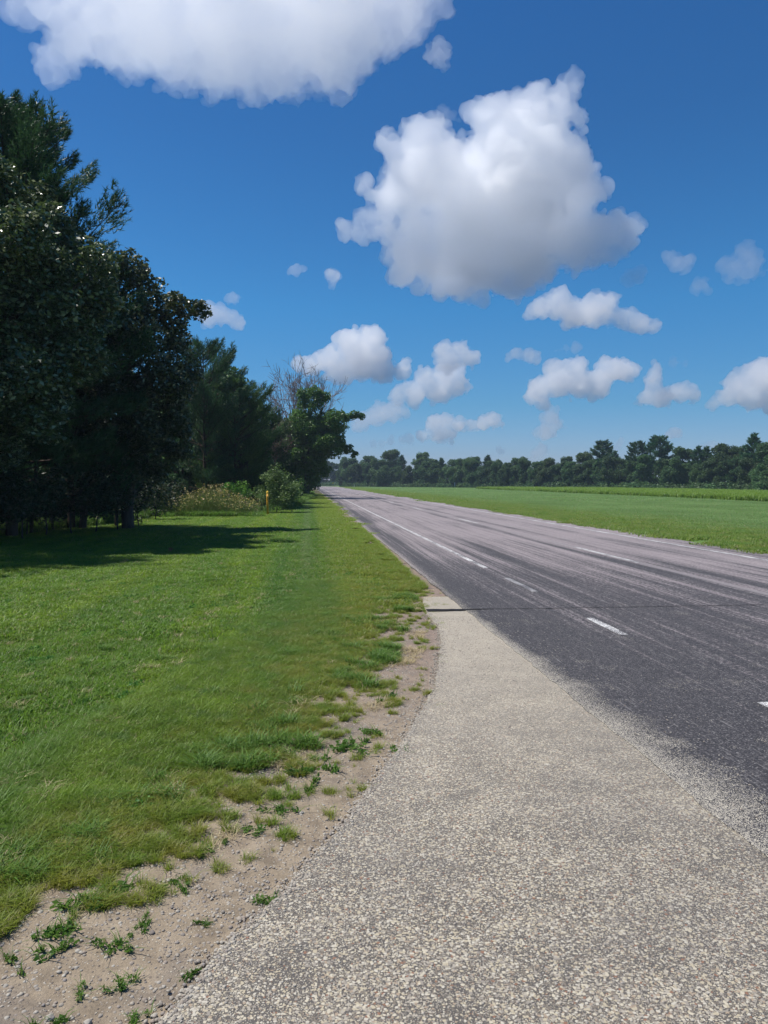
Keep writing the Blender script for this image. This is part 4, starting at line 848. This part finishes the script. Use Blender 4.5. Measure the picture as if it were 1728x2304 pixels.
CL = [
 ('huge white cloud cut off by the top edge of the sky', [(120, 10, 60), (190, 40, 70), (280, 40, 90), (400, 50, 110), (500, 60, 120), (620, 60, 120), (740, 50, 110), (850, 20, 80), (930, -10, 60), (990, -5, 25), (560, 150, 60), (650, 160, 55), (480, 150, 50), (730, 150, 45), (420, 120, 50), (300, 90, 50), (150, 90, 40), (120, 130, 28), (115, 155, 16), (760, 190, 22), (820, 90, 40), (500, 10, 110), (300, -30, 90), (700, -20, 100), (870, 60, 30), (1010, 30, 12), (550, 200, 22), (680, 200, 20)], .34, 1, .8, 1.15, 4.0),
 ('largest towering white cloud with a grey flat underside', [(935, 330, 42), (880, 320, 26), (960, 390, 80), (1060, 430, 95), (1120, 290, 60), (1180, 290, 70), (1280, 200, 24), (1255, 235, 34), (1225, 280, 55), (1300, 250, 20), (1190, 400, 105), (1060, 530, 90), (1240, 480, 90), (905, 420, 55), (870, 440, 32), (830, 425, 20), (820, 508, 22), (785, 517, 14), (865, 500, 30), (930, 580, 55), (1010, 600, 60), (1110, 600, 60), (1200, 590, 55), (1290, 560, 45), (1400, 520, 30), (1430, 505, 14), (1350, 560, 32), (1335, 500, 24), (1160, 640, 28), (1060, 650, 30), (1330, 470, 20), (1100, 360, 50), (1290, 430, 60), (1265, 370, 60), (1325, 520, 45), (1370, 548, 30), (960, 310, 35), (945, 513, 55), (1154, 540, 85), (1050, 480, 80), (915, 500, 34), (900, 530, 30)], 1.0, 2, 1., 1., 3.6),
 ('thin small wisp beside the right end of the huge top cloud', [(985, 130, 20), (975, 110, 12), (995, 148, 12)], .4, 3, .6, 1.2, 3),
 ('small round white puff below left of the largest cloud', [(750, 622, 20), (752, 634, 14), (740, 618, 12)], .5, 4, .6, .7, 3),
 ('tiny pale puff left of the small round puff', [(665, 609, 12), (680, 607, 7), (652, 610, 7)], .4, 5, .5, .5, 2.5),
 ('white cloud peeking out behind the round oak', [(500, 715, 24), (525, 722, 20), (475, 712, 26), (545, 723, 11)], .5, 6, .6, .7, 3),
 ('faint puff above the cloud behind the round oak', [(522, 670, 14), (535, 676, 9)], .35, 7, .5, .7, 2.5),
 ('flattened white cloud on the right below the largest one', [(1215, 695, 24), (1250, 680, 28), (1290, 705, 30), (1340, 690, 32), (1370, 680, 24), (1340, 715, 24), (1400, 722, 24), (1315, 700, 28), (1365, 706, 28), (1395, 714, 22), (1260, 692, 26), (1440, 725, 20), (1475, 730, 12), (1190, 710, 12)], .8, 8, .9, .8, 3),
 ('heaped white cloud above the bare dead tree', [(790, 775, 34), (835, 768, 34), (850, 800, 30), (810, 810, 42), (745, 815, 28), (700, 825, 24), (770, 840, 26), (860, 830, 30), (905, 830, 22), (720, 805, 20), (675, 820, 12), (820, 745, 12)], 1.1, 9, 1., .7, 2.6),
 ('upper puff of the pair right of the heaped cloud', [(1000, 790, 22), (1035, 785, 22), (1055, 805, 20), (1010, 812, 22), (1068, 800, 12)], .9, 10, .9, .6, 2.6),
 ('lower slanting cloud of the pair right of the heaped cloud', [(960, 855, 26), (1000, 845, 28), (990, 880, 28), (930, 885, 26), (895, 893, 18), (1030, 870, 22), (1050, 868, 14), (1030, 835, 16)], 1., 11, .9, .6, 2.6),
 ('pale cloud low behind the oak over the road', [(850, 935, 28), (880, 930, 24), (820, 945, 20), (800, 960, 12), (905, 925, 12)], .6, 12, .8, .6, 2.4),
 ('low cloud above the middle of the far treeline, left part', [(975, 955, 22), (1005, 952, 22), (985, 978, 22), (950, 980, 15), (1015, 975, 16), (1030, 960, 14)], 1., 13, .8, .6, 2.2),
 ('low flat cloud above the middle of the far treeline, right part', [(1060, 956, 15), (1090, 950, 18), (1115, 948, 16), (1040, 957, 11), (1128, 955, 8)], 1., 14, .8, .6, 2.),
 ('small oval white cloud left of the big right hand heap', [(1165, 796, 15), (1185, 800, 15), (1205, 802, 10), (1145, 800, 8)], .7, 15, .8, .5, 2.4),
 ('faint wispy streak right of the small oval cloud', [(1270, 785, 11), (1295, 782, 9), (1250, 788, 7)], .3, 16, .6, .6, 2.4),
 ('big double heaped cloud above the far field', [(1250, 835, 24), (1290, 830, 26), (1260, 865, 34), (1215, 880, 28), (1300, 865, 32), (1350, 860, 30), (1375, 830, 26), (1365, 815, 14), (1400, 840, 24), (1425, 832, 14), (1195, 893, 18), (1220, 905, 16), (1330, 880, 16)], 1., 17, 1., .6, 2.6),
 ('two humped cloud right of the double heaped cloud', [(1475, 840, 18), (1465, 865, 20), (1455, 890, 20), (1490, 895, 24), (1530, 885, 22), (1560, 890, 14), (1440, 905, 12)], 1., 18, .9, .6, 2.4),
 ('bright cloud cut off by the right edge of the sky', [(1700, 850, 32), (1660, 865, 28), (1740, 850, 40), (1640, 895, 22), (1690, 890, 30), (1605, 905, 14), (1740, 895, 30)], 1., 19, 1., .6, 2.8),
 ('small broken cloud below the double heaped cloud', [(1245, 940, 18), (1235, 965, 18), (1235, 945, 14), (1225, 970, 14), (1255, 955, 16), (1205, 975, 9), (1270, 960, 8), (1245, 925, 8)], .6, 20, .8, .6, 2.2),
 ('wispy cloud near the right edge, below the corner of open sky', [(1650, 600, 22), (1690, 605, 22), (1670, 575, 14), (1715, 615, 12), (1580, 640, 12)], .25, 21, .8, 1., 3.2),
 ('faint slanting wisp right of the largest cloud', [(1430, 620, 13), (1450, 610, 9), (1415, 635, 7)], .25, 22, .6, .8, 2.6),
 ('small faint puff right of the slanting wisp', [(1525, 590, 16), (1545, 585, 10), (1512, 575, 9)], .3, 23, .6, .8, 2.6),
 ('low puff just above the far treeline, left of the pines', [(1205, 1025, 14), (1220, 1015, 14), (1190, 1035, 10)], .5, 24, .6, .5, 2.2),
 ('tiny slanted cloud above the flat topped pines', [(1510, 978, 7), (1520, 974, 7), (1500, 982, 5)], .8, 25, .6, .4, 1.6),
 ('upright small puff between two flat topped pines', [(1392, 1000, 9), (1398, 992, 7), (1388, 1010, 8)], .5, 26, .6, .4, 1.8),
 ('pale puff behind the right hand pines', [(1600, 1005, 14), (1615, 1000, 9), (1580, 1010, 8)], .4, 27, .6, .4, 2.),
 ('tiny round puff above the middle of the far treeline', [(1124, 1013, 8), (1132, 1015, 6)], .6, 28, .6, .3, 1.6),
 ('long low streaky cloud beside the overhanging oak', [(880, 995, 9), (905, 990, 10), (925, 987, 9), (860, 997, 6), (840, 997, 5)], .45, 29, .6, .5, 1.8),
 ('ragged wisp in the notch above the largest cloud', [(1000, 262, 12), (985, 275, 8), (1020, 265, 9), (1035, 270, 6)], .16, 30, .8, 1., 2.6),
 ('faint thin cloud above the two humped cloud', [(1515, 818, 11), (1540, 820, 8)], .22, 31, .6, .5, 2.2),
]
for (lb, bl, dn, sd, dt, am, vx) in CL: cloud(lb, bl, dn, sd, dt, am, vx)
